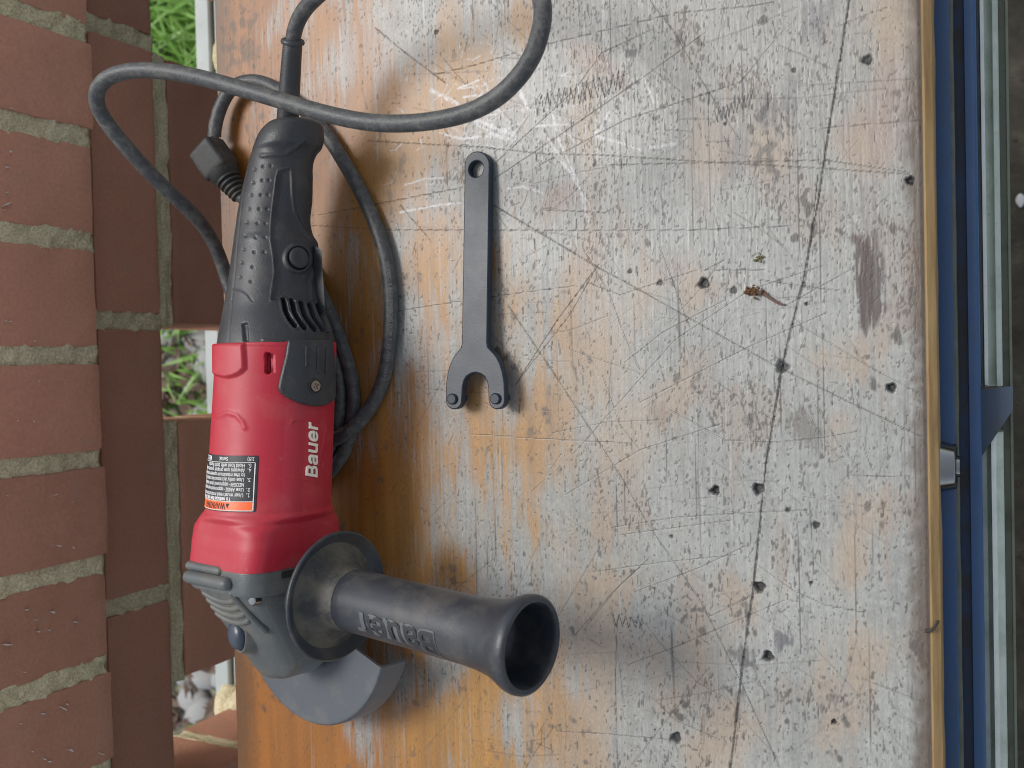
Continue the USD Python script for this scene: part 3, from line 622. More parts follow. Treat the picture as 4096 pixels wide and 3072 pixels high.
# ---------------------------------------------------------------- pin spanner
sp_ = thing('pin_spanner', 'flat black steel two pin spanner lying on the bench beside the angle grinder', 'spanner')
def zt(py): return .0048 + (.0122 - .0048) * (py - 600) / 1040.
ol = [(1857, 664)] + [(1908 + 52 * math.cos(t), 662 - 58 * math.sin(t)) for t in np.linspace(math.pi, 0, 19)[1:-1]] + [(1959, 664), (1949, 1370), (1952, 1388), (1966, 1403), (1985, 1424), (2000, 1452), (2011, 1488), (2018, 1530), (2020, 1570), (2020, 1604)]
ol += [(1987 + 33 * math.cos(t), 1604 + 34 * math.sin(t)) for t in np.linspace(0, math.pi, 12)[1:-1]] + [(1953, 1602), (1951, 1550), (1947, 1526), (1938, 1508), (1922, 1496), (1902, 1491), (1884, 1495), (1866, 1507), (1856, 1525), (1851, 1550), (1848, 1602)]
ol += [(1815 + 33 * math.cos(t), 1604 + 34 * math.sin(t)) for t in np.linspace(0, math.pi, 12)[1:-1]] + [(1782, 1604), (1782, 1540), (1787, 1500), (1795, 1466), (1810, 1432), (1829, 1405), (1842, 1390), (1846, 1370)]
hc = Z(1905, 676, .005); 
P = Polygon([Z(x, y, zt(y))[:2] for x, y in ol]).difference(Point(*hc[:2]).buffer(.0043, 12))
layers = []
def plate(P, top, thick, ch=.0007):
    """flat bar with rounded top edges, its top lying on top(y)"""
    ms = []
    def shell(Pin, zi, Pout, zo): pass
    rings = []
    steps = [(0.0, -thick), (0.0, -ch), (-ch * .3, -ch * .3), (-ch, 0.0)]
    def sample(Q, n): 
        out = []
        for r in [Q.exterior] + list(Q.interiors):
            out.append(r)
        return out
    base = [np.array(r.coords)[:-1] for r in [P.exterior] + list(P.interiors)]
    V, Fa = [], []
    for b in base:
        b = np.array([LineString(np.vstack([b, b[:1]])).interpolate(t, normalized=True).coords[0] for t in np.linspace(0, 1, 261)[:-1]])
        t = np.roll(b, -1, 0) - np.roll(b, 1, 0); n = np.stack([t[:, 1], -t[:, 0]], -1); n /= np.linalg.norm(n, axis=1, keepdims=True)
        if not P.contains(Point(*(b[5] - n[5] * 1e-4))): n = -n
        o = sum(len(v) for v in V); m = len(b)
        for off, dz in steps: V.append(np.c_[b + n * off, np.full(m, dz)])
        for k in range(len(steps) - 1):
            for i in range(m):
                j = (i + 1) % m; Fa += [(o + k * m + i, o + k * m + j, o + (k + 1) * m + j), (o + k * m + i, o + (k + 1) * m + j, o + (k + 1) * m + i)]
    V = np.vstack(V)
    wall_ = trimesh.Trimesh(V, Fa, process=False)
    tv, tf = trimesh.creation.triangulate_polygon(P.buffer(-ch), engine='earcut')
    bv, bf = trimesh.creation.triangulate_polygon(P, engine='earcut')
    m = trimesh.util.concatenate([wall_, trimesh.Trimesh(np.c_[tv, np.zeros(len(tv))], tf, process=False), trimesh.Trimesh(np.c_[bv, np.full(len(bv), -thick)], bf, process=False)])
    v = np.array(m.vertices); v[:, 2] += top(v[:, 1]); m.vertices = v; m.fix_normals(); return m
y600, y1640 = Z(1908, 605, .0048)[1], Z(1908, 1640, .0122)[1]
topf = lambda y: .0048 + (.0122 - .0048) * (y - y600) / (y1640 - y600)
obj('handle_and_fork', plate(P, topf, .0042), STEEL_BLK, sp_, smooth=35)
for (px, py) in [(1806, 1596), (1979, 1595)]:
    c = Z(px, py, zt(py) + .0012); zz = topf(c[1])
    m = rev([(0, .0016), (.0024, .0016), (.0030, .0010), (.0030, -.0002), (.0026, -.0004), (.0026, -.0118), (0, -.0118)], 28); m.apply_translation((c[0], c[1], zz))
    obj('pin', m, STEEL_BLK, sp_, smooth=35)

# ---------------------------------------------------------------- crumbs on the bench and the floor
tw = thing('dried_catkin', 'small rusty brown dried catkin on a thin stem near the long crack', 'catkin')
ms = []
for i in range(46):
    c = Z(rng.normal(3015, 22), rng.normal(1168, 9), rng.uniform(.0006, .003)); m = trimesh.creation.icosphere(1, rng.uniform(.0006, .0012))
    m.apply_scale((1, .6, .5)); m.apply_transform(trimesh.transformations.random_rotation_matrix(rng.random(3))); m.apply_translation(c); ms.append(m)
obj('scales', ms, leafy('catkin_mat', [(0, (.10, .045, .015)), (.6, (.30, .14, .05)), (1, (.42, .24, .09))], .8, .05), tw)
obj('stem', tube(spline([Z(3035, 1170, .0016), Z(3070, 1185, .0014), Z(3105, 1208, .0010), Z(3140, 1219, .0007)], 20), np.linspace(.0009, .0005, 20), 8), flat('stem_mat', (.11, .06, .045), .7), tw)
ms = []
for i in range(14):
    c = Z(rng.normal(3040, 9), rng.normal(1033, 9), rng.uniform(.0004, .0018)); m = trimesh.creation.icosphere(1, rng.uniform(.0005, .0010)); m.apply_scale((1, .5, .6)); m.apply_transform(trimesh.transformations.random_rotation_matrix(rng.random(3))); m.apply_translation(c); ms.append(m)
obj('plant_crumb', ms, leafy('crumb_mat', [(0, (.12, .10, .04)), (1, (.26, .22, .10))], .8, .05), label='tiny olive plant crumb on the bench above the dried catkin', cat='crumb')
obj('twig', tube(spline([Z(3700, 2523, .0006), Z(3722, 2521, .0008), Z(3738, 2508, .0006), Z(3752, 2484, -.002)], 24), np.linspace(.0009, .0006, 24), 8), flat('twig_dark', (.03, .026, .02), .8), label='short black bent twig lying across the front edge of the bench', cat='twig')
c = Z(4082, 800, -.745); m = trimesh.creation.icosphere(2, .0075); v = np.array(m.vertices); v = v * (1 + .9 * (meshkit.fbm(v * 60, 3, 4)[:, None] - .5)) * (.7, 1.1, .4); m.vertices = v + c
obj('paper_scrap', m, flat('scrap_mat', (.55, .55, .53), .8, var=.05), smooth=40, label='small white scrap of paper on the dark floor', cat='paper scrap')
ms = []
for i in range(400):
    m = trimesh.creation.icosphere(0, rng.uniform(.001, .006)); m.apply_scale((1, rng.uniform(.4, 1), .4)); m.apply_transform(trimesh.transformations.rotation_matrix(rng.uniform(0, 6), (0, 0, 1))); m.apply_translation((rng.uniform(-.10, .22), rng.uniform(-.5, .5), -.749)); ms.append(m)
obj('floor_debris', ms, leafy('debris_mat', [(0, (.05, .04, .03)), (.6, (.16, .13, .09)), (1, (.30, .26, .19))], .9, 0.), kind='stuff', label='crumbs and chips scattered over the dark floor', cat='debris')

# ---------------------------------------------------------------- angle grinder
gr = thing('angle_grinder', 'red and black corded angle grinder with a side handle and a half round guard', 'grinder')
RHO = math.radians(12)
e1, e2, e3 = np.array([math.cos(RHO), 0, math.sin(RHO)]), np.array([0, 1., 0]), np.array([-math.sin(RHO), 0, math.cos(RHO)])
def r4(*pts): return [(700 + x * .4822, 400 + y * .4822) for x, y in pts]
def r5(*pts): return [(700 + x * .4822, 1200 + y * .4822) for x, y in pts]

class Loft:
    """body swept along y through superellipse sections; rows: photo row, left, right, axis height, exponent"""
    def __init__(self, rows, ny_, nphi):
        R = []
        for (py, l, r, z, n) in rows:
            c = Z((l + r) / 2, py, z); s = F / -((c - C) @ RW.T)[2]
            k = max(abs(math.cos(RHO - .63)), 1e-3); q = 1.0
            if n > 2.2:                                           # turned box: silhouette is wider than its half width
                t = np.linspace(0, 2 * np.pi, 721); ca, sa = np.cos(t), np.sin(t)
                rr = (np.abs(ca) ** n + np.abs(sa) ** n) ** (-1 / n)
                q = np.max(rr * (ca * math.cos(RHO + .66) - sa * math.sin(RHO + .66)))
            R.append((c[1], c[0], z, (r - l) / 2 / s / q, n))
        R = np.array(R)[::-1]
        self.y0, self.y1 = R[0, 0], R[-1, 0]
        self.f = PchipInterpolator(R[:, 0], R[:, 1:])
        self.ny, self.nphi = ny_, nphi
    def S(self, y, ph):
        v = self.f(np.clip(y, self.y0, self.y1)); cx, cz, h, n = v[..., 0], v[..., 1], v[..., 2], v[..., 3]
        t = ph - RHO; ca, sa = np.cos(t), np.sin(t)
        r = h * (np.abs(ca) ** n + np.abs(sa) ** n + 1e-12) ** (-1 / n)
        return np.stack([cx + r * np.cos(ph), y + 0 * ph, cz + r * np.sin(ph)], -1)
    def N(self, y, ph):
        e = 1e-4
        a = self.S(y + e, ph) - self.S(y - e, ph); b = self.S(y, ph + e * 10) - self.S(y, ph - e * 10)
        n = np.cross(a, b); n = n / (np.linalg.norm(n, axis=-1, keepdims=True) + 1e-12)
        v = self.f(np.clip(y, self.y0, self.y1)); c = np.stack([v[..., 0], y, v[..., 1]], -1)
        s = np.sign(np.sum((self.S(y, ph) - c) * n * np.array([1, 0, 1]), -1, keepdims=True)); return n * np.where(s == 0, 1, s)
    def P(self, y, ph, h=0.):
        y, ph = np.broadcast_arrays(np.asarray(y, float), np.asarray(ph, float))
        return self.S(y, ph) + self.N(y, ph) * np.asarray(h)[..., None]
    def grid(self):
        y = np.linspace(self.y0, self.y1, self.ny); ph = np.linspace(-np.pi * .75, np.pi * 1.25, self.nphi, endpoint=False)
        Yg, Pg = np.meshgrid(y, ph, indexing='ij'); G = self.S(Yg, Pg); px, py = PJ(G)
        vis = np.sum(self.N(Yg, Pg) * (C - G), -1) > 0
        self.G, self.Yg, self.Pg, self.px, self.py, self.vis = G, Yg, Pg, px, py, vis
        self.tree = cKDTree(np.c_[px[vis], py[vis]]); self.yv, self.pv = Yg[vis], Pg[vis]
        return self
    def inv(self, pts):
        d, i = self.tree.query(np.asarray(pts, float), k=4); w = 1 / (d + .3); w /= w.sum(1, keepdims=True)
        return np.sum(self.yv[i] * w, 1), np.sum(self.pv[i] * w, 1)
    def mesh(self, disp, cap0=True, cap1=True):
        V = self.G + self.N(self.Yg, self.Pg) * disp[..., None]
        ny_, m = self.ny, self.nphi
        i, j = np.meshgrid(np.arange(ny_ - 1), np.arange(m), indexing='ij'); k = (j + 1) % m
        f = np.concatenate([np.stack([i * m + j, i * m + k, (i + 1) * m + k], -1).reshape(-1, 3), np.stack([i * m + j, (i + 1) * m + k, (i + 1) * m + j], -1).reshape(-1, 3)])
        V = V.reshape(-1, 3); b = len(V); jj = np.arange(m); kk = (jj + 1) % m
        V = np.vstack([V, V[:m].mean(0), V[-m:].mean(0)])
        f = np.vstack([f, np.stack([kk, jj, np.full(m, b)], -1), np.stack([(ny_ - 1) * m + jj, (ny_ - 1) * m + kk, np.full(m, b + 1)], -1)])
        t = trimesh.Trimesh(V, f, process=False)
        if t.volume < 0: t.invert()
        return t
    def sd(self, poly):
        s = np.full(self.px.shape, 1e3); q = np.asarray(poly, float); m = self.vis & (self.px > q[:, 0].min() - 60) & (self.px < q[:, 0].max() + 60) & (self.py > q[:, 1].min() - 60) & (self.py < q[:, 1].max() + 60)
        s[m] = poly_sd(self.px[m], self.py[m], poly); return s
    def ld(self, pts):
        s = np.full(self.px.shape, 1e3); q = np.asarray(pts, float); m = self.vis & (self.px > q[:, 0].min() - 60) & (self.px < q[:, 0].max() + 60) & (self.py > q[:, 1].min() - 60) & (self.py < q[:, 1].max() + 60)
        s[m] = line_d(self.px[m], self.py[m], pts); return s
    def plate(self, poly, h, ch=.0008, R0=.030, sub=.0022, base=-.0008):
        """raised plate lying on the body; poly in photo pixels"""
        q = np.asarray(poly, float); q = np.vstack([q, q[:1]])
        ls = LineString(q); q = np.array([ls.interpolate(t).coords[0] for t in np.arange(0, ls.length, 5.)])
        y, ph = self.inv(q); Q = Polygon(np.c_[y, ph * R0]).buffer(.0006).buffer(-.0006)
        if Q.geom_type != 'Polygon': Q = max(Q.geoms, key=lambda g: g.area)
        return self.plate2(Q, h, ch, R0, sub, base)
    def plate2(self, Q, h, ch=.0008, R0=.030, sub=.0022, base=-.0008):
        Q = Q if Q.exterior.is_ccw else Polygon(list(Q.exterior.coords)[::-1]); ls = LineString(np.array(Q.exterior.coords)); b = np.array([ls.interpolate(t).coords[0] for t in np.linspace(0, ls.length, max(24, int(ls.length / .0012)))[:-1]])
        t = np.roll(b, -1, 0) - np.roll(b, 1, 0); n = np.stack([t[:, 1], -t[:, 0]], -1); n /= np.linalg.norm(n, axis=1, keepdims=True) + 1e-12
        rings = [(0, base), (0, h - ch), (-ch * .3, h - ch * .3), (-ch, h)]; V, Hh = [], []
        for off, z in rings: V.append(b + n * off); Hh.append(np.full(len(b), z))
        m = len(b); f = []
        for k in range(len(rings) - 1):
            for i in range(m):
                j = (i + 1) % m; f += [(k * m + i, k * m + j, (k + 1) * m + j), (k * m + i, (k + 1) * m + j, (k + 1) * m + i)]
        tv, tf = trimesh.creation.triangulate_polygon(Polygon(V[-1]), engine='earcut'); tf = np.array(tf)
        ar = np.cross(tv[tf[:, 1]] - tv[tf[:, 0]], tv[tf[:, 2]] - tv[tf[:, 0]]); tf[ar < 0] = tf[ar < 0][:, ::-1]
        tv, tf = trimesh.remesh.subdivide_to_size(np.c_[tv, np.zeros(len(tv))], tf, sub)
        V = np.vstack(V + [tv[:, :2]]); Hh = np.r_[np.concatenate(Hh), np.full(len(tv), h)]; f = np.vstack([f, tf + 4 * m])
        t = trimesh.Trimesh(self.P(V[:, 0], V[:, 1] / R0, Hh), f, process=False); t.merge_vertices(); return t
    def text(self, s, at, dirx, height, h=.0003, depth=.0004, bold=True, R0=.0325, shear=0., sx=1., pa=None):
        """lettering on the body: at = photo pixel of the origin, dirx = (dy, dphi*R) direction of reading"""
        m = meshkit.text_mesh(s, height, depth, bold=bold); v = np.array(m.vertices)
        y, ph = self.inv([at]) if pa is None else ([pa[0]], [pa[1]])
        d = np.asarray(dirx, float); d /= np.linalg.norm(d); u = np.array([-d[1], d[0]])     # up, seen from outside
        X = v[:, 0] * sx + shear * v[:, 1]
        q = np.c_[np.full(len(v), y[0]), np.full(len(v), ph[0] * R0)] + X[:, None] * d + v[:, 1:2] * u
        m.vertices = self.P(q[:, 0], q[:, 1] / R0, h + v[:, 2]); return m

# rear handle
HND = Loft([(484, 1110, 1240, .0400, 2.0), (490, 1088, 1272, .0402, 2.0), (503, 1068, 1288, .0404, 2.05), (530, 1045, 1292, .0406, 2.1), (565, 1028, 1291, .0408, 2.1), (592, 1018, 1283, .041, 2.1), (618, 1011, 1262, .041, 2.1), (650, 1000, 1250, .041, 2.1), (720, 984, 1247, .041, 2.1), (800, 966, 1245, .041, 2.1),
            (890, 952, 1237, .0415, 2.1), (940, 945, 1247, .042, 2.1), (975, 941, 1266, .042, 2.1), (1060, 930, 1272, .043, 2.1), (1150, 917, 1274, .044, 2.1), (1220, 905, 1286, .045, 2.1), (1290, 891, 1312, .0465, 2.05), (1345, 880, 1331, .0475, 2.0), (1378, 875, 1337, .048, 2.0)], 300, 300).grid()
d = np.zeros(HND.px.shape)
W7 = 7.25e3                                                # photo pixels per metre on the body
def dent(px, py, r, dp):
    global d; k = np.hypot(HND.px - px, HND.py - py) / r; d -= dp * np.exp(-k ** 2 * 1.5) * HND.vis
for (x, y) in r4((660, 575), (648, 685), (634, 790), (616, 905), (600, 1015), (585, 1125), (570, 1240), (555, 1350), (540, 1470), (722, 665), (712, 790), (698, 905), (684, 1022), (670, 1140), (656, 1262), (640, 1385), (626, 1505), (795, 545), (780, 665), (772, 785), (765, 905), (752, 1025), (748, 1140), (740, 1262), (728, 550)):
    dent(x, y, 6.5, .0007)
def groove(pts, w, dp):
    global d; d -= dp * np.exp(-(HND.ld(pts) / w) ** 2)
groove(r4((622, 480), (600, 590), (560, 800), (538, 1000), (515, 1200), (500, 1400), (470, 1659)), 3.2, .00035)
groove(r5((470, 0), (462, 120), (450, 240), (443, 352)), 3.2, .00035)
groove(r4((468, 1565), (550, 1580), (600, 1610), (640, 1665)), 3, .0004)
panel = r4((862, 590), (952, 566), (962, 640), (968, 800), (985, 930), (1040, 1050), (1080, 1100), (1170, 1200), (1170, 1300), (1150, 1420), (1120, 1500), (1130, 1660), (800, 1660), (832, 1430), (822, 1300), (800, 1160), (802, 1040), (814, 900), (832, 760), (846, 640))
s = HND.sd(panel); d -= .0009 * smoothstep(3, -4, s); d += .0004 * np.exp(-((s - 3) / 4) ** 2)
s = HND.ld(r4((725, 462), (800, 456), (915, 452), (1010, 385), (1075, 330))); d += .0008 * np.exp(-(s / 9) ** 2)
s = HND.ld(r4((985, 560), (1000, 800), (1020, 930), (1060, 1020))); d -= .0004 * np.exp(-(s / 3) ** 2)
bc = r4((1022, 1312))[0]
q = np.hypot((HND.px - bc[0]) / .95, HND.py - bc[1]); d += np.where(HND.vis, .0016 * smoothstep(66, 56, q) - .0018 * smoothstep(48, 43, q), 0)
for sl in (((612, 646), (617, 672), (626, 690), (637, 704)), ((630, 648), (637, 676), (647, 696), (658, 709)), ((649, 653), (658, 682), (668, 699), (680, 713)), ((668, 658), (677, 684), (686, 700), (696, 713)), ((686, 660), (695, 684), (702, 702), (706, 716))):
    s = HND.ld([(x * S, y * S) for x, y in sl]); d -= .0042 * smoothstep(8.5, 5.5, s); d += .0005 * np.exp(-((s - 13) / 4) ** 2)
s = HND.sd(r5((556, 196), (600, 186), (612, 340), (570, 346))); d -= .0014 * smoothstep(2, -4, s)
s = HND.sd([(1050, 1355), (1135, 1362), (1135, 1372), (1050, 1366)]); d += .0005 * smoothstep(3, -2, s)
handle = obj('rear_handle', HND.mesh(d), BLACK, gr, smooth=60)
# lock button and trigger
y, ph = HND.inv([bc]); y, ph = y[0], ph[0]; nrm = HND.N(np.array(y), np.array(ph)); o = HND.P(y, ph, -.001); a1, a2, a3 = frame(nrm, (0, 1., 0))
obj('lock_button', xf(rev([(.0056, 0), (.0056, .0022), (.0050, .0029), (.0035, .0032), (0, .0033)], 40), o, a1, a2, a3), BLACK, gr, smooth=40)
tp = [(1262, 985), (1286, 1000), (1288, 1110), (1280, 1160), (1300, 1240), (1262, 1262), (1240, 1150)]
t3 = []
for (x, y_) in tp:
    for z_ in (.016, .040): t3.append(Z(x, y_, z_))
obj('trigger', hull(t3), BLACK, gr, smooth=25)

# red motor housing
RED_ = Loft([(1372, 874, 1338, .048, 2.0), (1380, 873, 1341, .048, 2.0), (1450, 868, 1340, .0485, 2.0), (1600, 859, 1335, .0495, 2.0), (1750, 850, 1330, .051, 2.0), (1900, 839, 1325, .0525, 2.0), (2020, 831, 1321, .054, 2.0), (2040, 824, 1324, .0542, 2.15), (2065, 800, 1334, .0545, 3.2), (2085, 788, 1346, .0548, 4.2), (2110, 783, 1351, .055, 4.8), (2160, 776, 1353, .0555, 5.), (2236, 769, 1343, .056, 5.)], 330, 360).grid()
dR = np.zeros(RED_.px.shape)
s = RED_.sd(r5((330, 366), (576, 362), (584, 480), (586, 568), (548, 606), (500, 630), (440, 642), (390, 636), (330, 610))); dR += .0022 * smoothstep(7, -7, s)
s = RED_.sd(r5((750, 450), (758, 438), (784, 438), (792, 450), (792, 600), (784, 611), (758, 611), (750, 600))); dR -= .0045 * smoothstep(2, -2, s)
s = RED_.sd(r5((796, 445), (820, 450), (824, 600), (798, 605))); dR -= .0012 * smoothstep(4, -4, s)
s = RED_.ld(r5((360, 965), (440, 934), (510, 955), (560, 1010), (580, 1060))); dR += .0005 * np.exp(-(s / 9) ** 2)
s = RED_.ld(r5((958, 1030), (975, 996), (1100, 994), (1262, 1016), (1250, 1100), (1205, 1320), (1160, 1512), (1080, 1492), (990, 1468))); dR += .0004 * np.exp(-(s / 3.2) ** 2)
s = RED_.ld(r5((360, 372), (560, 378), (760, 385), (925, 392))); dR -= .0003 * np.exp(-(s / 3.) ** 2)
housing = obj('motor_housing', RED_.mesh(dR), RED, gr, smooth=60)
# maker's name down the side
lt = RED_.text('Bauer', (1264, 1916), (.0285, .0012), .0070, .0001, .0009, R0=.0325, shear=.28, sx=1.10)
obj('brand_letters', lt, OFFWHITE, housing)
# brush cover with its screw
cov = r5((975, 260), (1100, 255), (1200, 272), (1262, 296), (1284, 340), (1296, 480), (1302, 650), (1302, 800), (1286, 838), (1235, 868), (1180, 882), (1110, 878), (1010, 850), (910, 802), (870, 768), (855, 738), (860, 680), (890, 560), (915, 450), (934, 320), (950, 276))
cover = obj('brush_cover', RED_.plate(cov, .0026, .0011), BLACK, gr, smooth=50)
for (x0, y0, x1, y1) in ((1072, 378, 1070, 560), (1160, 378, 1156, 606), (1226, 392, 1220, 614)):
    obj('cover_rib', RED_.plate(r5((x0 - 10, y0), (x0 + 10, y0), (x1 + 10, y1), (x1 - 10, y1)), .0033, .0004, base=.0022), BLACK, cover, smooth=40)
y, ph = RED_.inv(r5((1135, 712))); y, ph = y[0], ph[0]; nrm = RED_.N(np.array(y), np.array(ph)); o = RED_.P(y, ph, .0026); a1, a2, a3 = frame(nrm, (0, 1., 0))
obj('screw_recess', xf(rev([(.0040, .0004), (.0036, .0006), (.0034, .0003), (.0033, -.0002), (0, -.0002)], 36), o, a1, a2, a3), BLACK, cover, smooth=30)
hd = trimesh.creation.cylinder(.0029, .0012, sections=28)
hm = m3.Manifold(m3.Mesh(np.array(hd.vertices, np.float32), np.array(hd.faces, np.uint32)))
for a in (0.5, 0.5 + math.pi / 2):
    hm = hm - m3.Manifold.cube((.0036, .0008, .001), True).rotate((0, 0, math.degrees(a))).translate((0, 0, .0005))
obj('screw', xf(T(hm), o + a3 * .0004, a1, a2, a3), SCREW, cover)
# warning sticker
yr, pr = RED_.inv([(1036, 1822), (1016, 2048)]); ya, yb = yr[0], yr[1]; pR = pr[0]; pL = math.radians(158)
R0 = .0335
def rect(y0, y1, p0, p1): return Polygon([(y0, p0 * R0), (y1, p0 * R0), (y1, p1 * R0), (y0, p1 * R0)])
slope = 0
stick = obj('warning_sticker', RED_.plate2(rect(yb, ya, pR, pL).buffer(-.001).buffer(.001), .00025, .0001, R0, .0025), STICKER, gr, smooth=60)
LY = lambda py: ya + (py - 1822) / (2048 - 1822) * (yb - ya)
obj('orange_band', RED_.plate2(rect(LY(2042), LY(2008), pR + .055, pL - .04), .00034, .00005, R0, .0025, .0002), ORANGE, stick)
for (y0, y1, p0, p1) in ((LY(2045), LY(2042), pR + .04, pL), (LY(2008), LY(2005.5), pR + .04, pL), (LY(2045), LY(1849), pR + .04, pR + .055), (LY(1851.5), LY(1849), pR + .04, pL)):
    obj('white_frame', RED_.plate2(rect(y0, y1, p0, p1), .00036, .00004, R0, .0025, .0002), WHITE, stick)
obj('serial_box', RED_.plate2(rect(LY(1845), LY(1828), pR + .98, pR + 1.38), .00034, .00005, R0, .0025, .0002), WHITE, stick)
def stxt(s, py, p, size, m_, bold=False):
    obj('print', RED_.text(s, None, (0, 1.), size, .0003, .00012, bold, R0, 0, .92, (LY(py), p)), m_, stick)
SL = .0019
stxt('WARNING', 2015, pR + .52, .0030, DARK, True)
obj('print', RED_.plate2(Polygon([(LY(2015), (pR + .44) * R0), (LY(2015), (pR + .53) * R0 - .0004), (LY(2036), (pR + .48) * R0)]), .0004, .00004, R0, .0025, .0003), DARK, stick)
stxt('To reduce the risk of injury:', 1991, pR + .42, SL, WHITE, True)
for s_t, py, off in (('1.  User must read instruction manual.', 1974, .10), ('2.  Use ANSI-approved eye protection and', 1952, .10), ('NIOSH-approved dust mask/respirator.', 1932, .20), ('3.  Use only accessories rated at least', 1912, .10), ('to the maximum speed marked on tool.', 1893, .20), ('4.  Always use proper guards when grinding.', 1874, .10), ('5.  Hold tool with both hands.', 1855, .10)):
    stxt(s_t, py, pR + off, SL, WHITE)
stxt('18)', 1829, pR + .06, SL, WHITE); stxt('Serial:', 1829, pR + .52, SL, WHITE); stxt('375522302', 1830, pR + 1.02, .0017, DARK)

# gear head
v = RED_.f(RED_.y0); AXX, AXZ = float(v[0]), float(v[1]); YF = RED_.y0
def Lp(x, y, z): return np.array([AXX - .001 * 0, 0, AXZ]) + x * e1 + np.array([0, y, 0]) + z * e3
def Lm(mesh, o=(0, 0, 0)):
    m = mesh.copy(); v = np.array(m.vertices) + np.asarray(o); m.vertices = np.array([AXX, 0, AXZ]) + v[:, :1] * e1 + v[:, 1:2] * e2 + v[:, 2:3] * e3; return m
def sring(h, n, y, m=72, kz=1.):
    t = np.linspace(0, 2 * np.pi, m, endpoint=False); r = h * (np.abs(np.cos(t)) ** n + np.abs(np.sin(t)) ** n) ** (-1 / n)
    return np.stack([r * np.cos(t), np.full(m, y), r * np.sin(t) * kz], -1)
def cring(r, y, z, m=64):
    t = np.linspace(0, 2 * np.pi, m, endpoint=False); return np.stack([r * np.cos(t), y + r * np.sin(t), np.full(m, z)], -1)
hF = float(v[2]); YS = -.1455
fl = hull(np.vstack([sring(hF * .985, 5, YF + .001), sring(hF * 1.0, 5, YF - .001), sring(hF * 1.0, 5, YF - .0105), sring(hF * .97, 5, YF - .0125)]))
hp = np.vstack([sring(hF * .93, 4.5, YF - .012), cring(.0262, YS, -.022), cring(.0250, YS, -.026), cring(.0257, YS, -.006), cring(.0240, YS, -.001), cring(.0205, YS, .0015), sring(.0225, 3.2, YF - .015, kz=1.2)])
hh = hull(hp)
from scipy.spatial import ConvexHull
eq = ConvexHull(hp).equations
def topz(x, y):
    k = eq[:, 2] > 1e-6; return np.min((-eq[k, 3] - eq[k, 0] * x - eq[k, 1] * y) / eq[k, 2])
def sidex(y, z):
    k = eq[:, 0] > 1e-6; return np.min((-eq[k, 3] - eq[k, 1] * y - eq[k, 2] * z) / eq[k, 0])
head = obj('gear_head', [Lm(fl), Lm(hh)], GREY, gr, smooth=32)
# bar across the top of the flange, cooling ribs, slanting rib, side facet
def cap_tube(P, r, seg=18):
    P = np.asarray(P, float); n = len(P)
    d0 = (P[0] - P[1]) / np.linalg.norm(P[0] - P[1]); d1 = (P[-1] - P[-2]) / np.linalg.norm(P[-1] - P[-2])
    e = [.98, .8, .5, 0]
    Q = np.vstack([[P[0] + d0 * r * k for k in e[:3]], P, [P[-1] + d1 * r * k for k in e[2::-1]]]); rr = np.r_[[r * math.sqrt(1 - k * k) for k in e[:3]], np.full(n, r), [r * math.sqrt(1 - k * k) for k in e[2::-1]]]
    return tube(Q, rr, seg)
obj('flange_bar', Lm(cap_tube([(x, YF - .0060, hF * 1.0 + .0012) for x in np.linspace(-.0205, .0115, 8)], .0035)), GREY, head, smooth=50)
obj('flange_bar', Lm(cap_tube([(x, YF - .0005, hF * 1.0 - .0008) for x in np.linspace(-.0225, .004, 8)], .0025)), GREY, head, smooth=50)
for k, yy in enumerate((-.0150, -.0192, -.0234, -.0276)):
    xs_ = np.linspace(-.016, .012, 16)
    P = [(x, YF + yy - .0030 * (1 - ((x + .002) / .014) ** 2), 0) for x in xs_]
    P = [(x, y, topz(x, y) - .0004) for x, y, _ in P]
    obj('cooling_rib', Lm(cap_tube(P, .0017, 14)), GREY, head, smooth=50)
P = [(.0125 + .007 * t, YF - .0115 - .021 * t, 0) for t in np.linspace(0, 1, 10)]
obj('slanting_rib', Lm(cap_tube([(x, y, topz(x, y) + .0002) for x, y, _ in P], .0020, 14)), GREY, head, smooth=50)
o = np.array([.0235, YF - .0140, topz(.0235, YF - .0140) - .001])
obj('head_screw', Lm(rev([(.0032, -.002), (.0032, .0012), (.0026, .0020), (0, .0022)], 28), o), CHROME, head, smooth=40)
obj('side_boss', Lm(xf(rev([(.0150, .012), (.0150, .0275), (.0140, .0330), (.0115, .0350), (.0115, .046), (0, .046)], 48), (0, YS + .0265, -.004), e2 * 1.0, np.array([0, 0, 1.]), np.array([1., 0, 0]))), GREY, head, smooth=35)
t35 = math.radians(15); bo = np.array([-.0005, YS + .003, -.0005]); bx3 = np.array([math.cos(t35), 0, math.sin(t35)]); by3 = np.array([0, 1., 0]); bz3 = np.array([-math.sin(t35), 0, math.cos(t35)])
obj('button_collar', Lm(xf(rev([(.0136, -.004), (.0114, .0105), (.0107, .0150), (.0101, .0158), (.0091, .0156), (.0089, .0122), (0, .0120)], 48), bo, bx3, by3, bz3)), GREY, head, smooth=35)
btn = [(.0083, .010), (.0083, .0166), (.0077, .0181), (.0064, .0193), (.0046, .0201), (.0023, .0205), (0, .0206)]
obj('spindle_lock_button', Lm(xf(rev(btn, 48), bo, bx3, by3, bz3)), plastic('button_plastic', (.030, .040, .056), .38, dust=(.07, .08, .10), dust_amt=.3, scale=90.), gr, smooth=50)
obj('vent_slot', Lm(box(hF * .97, hF + .0004, YF - .0046, YF - .0010, -.004, .0135, .0002)), DARK, head)
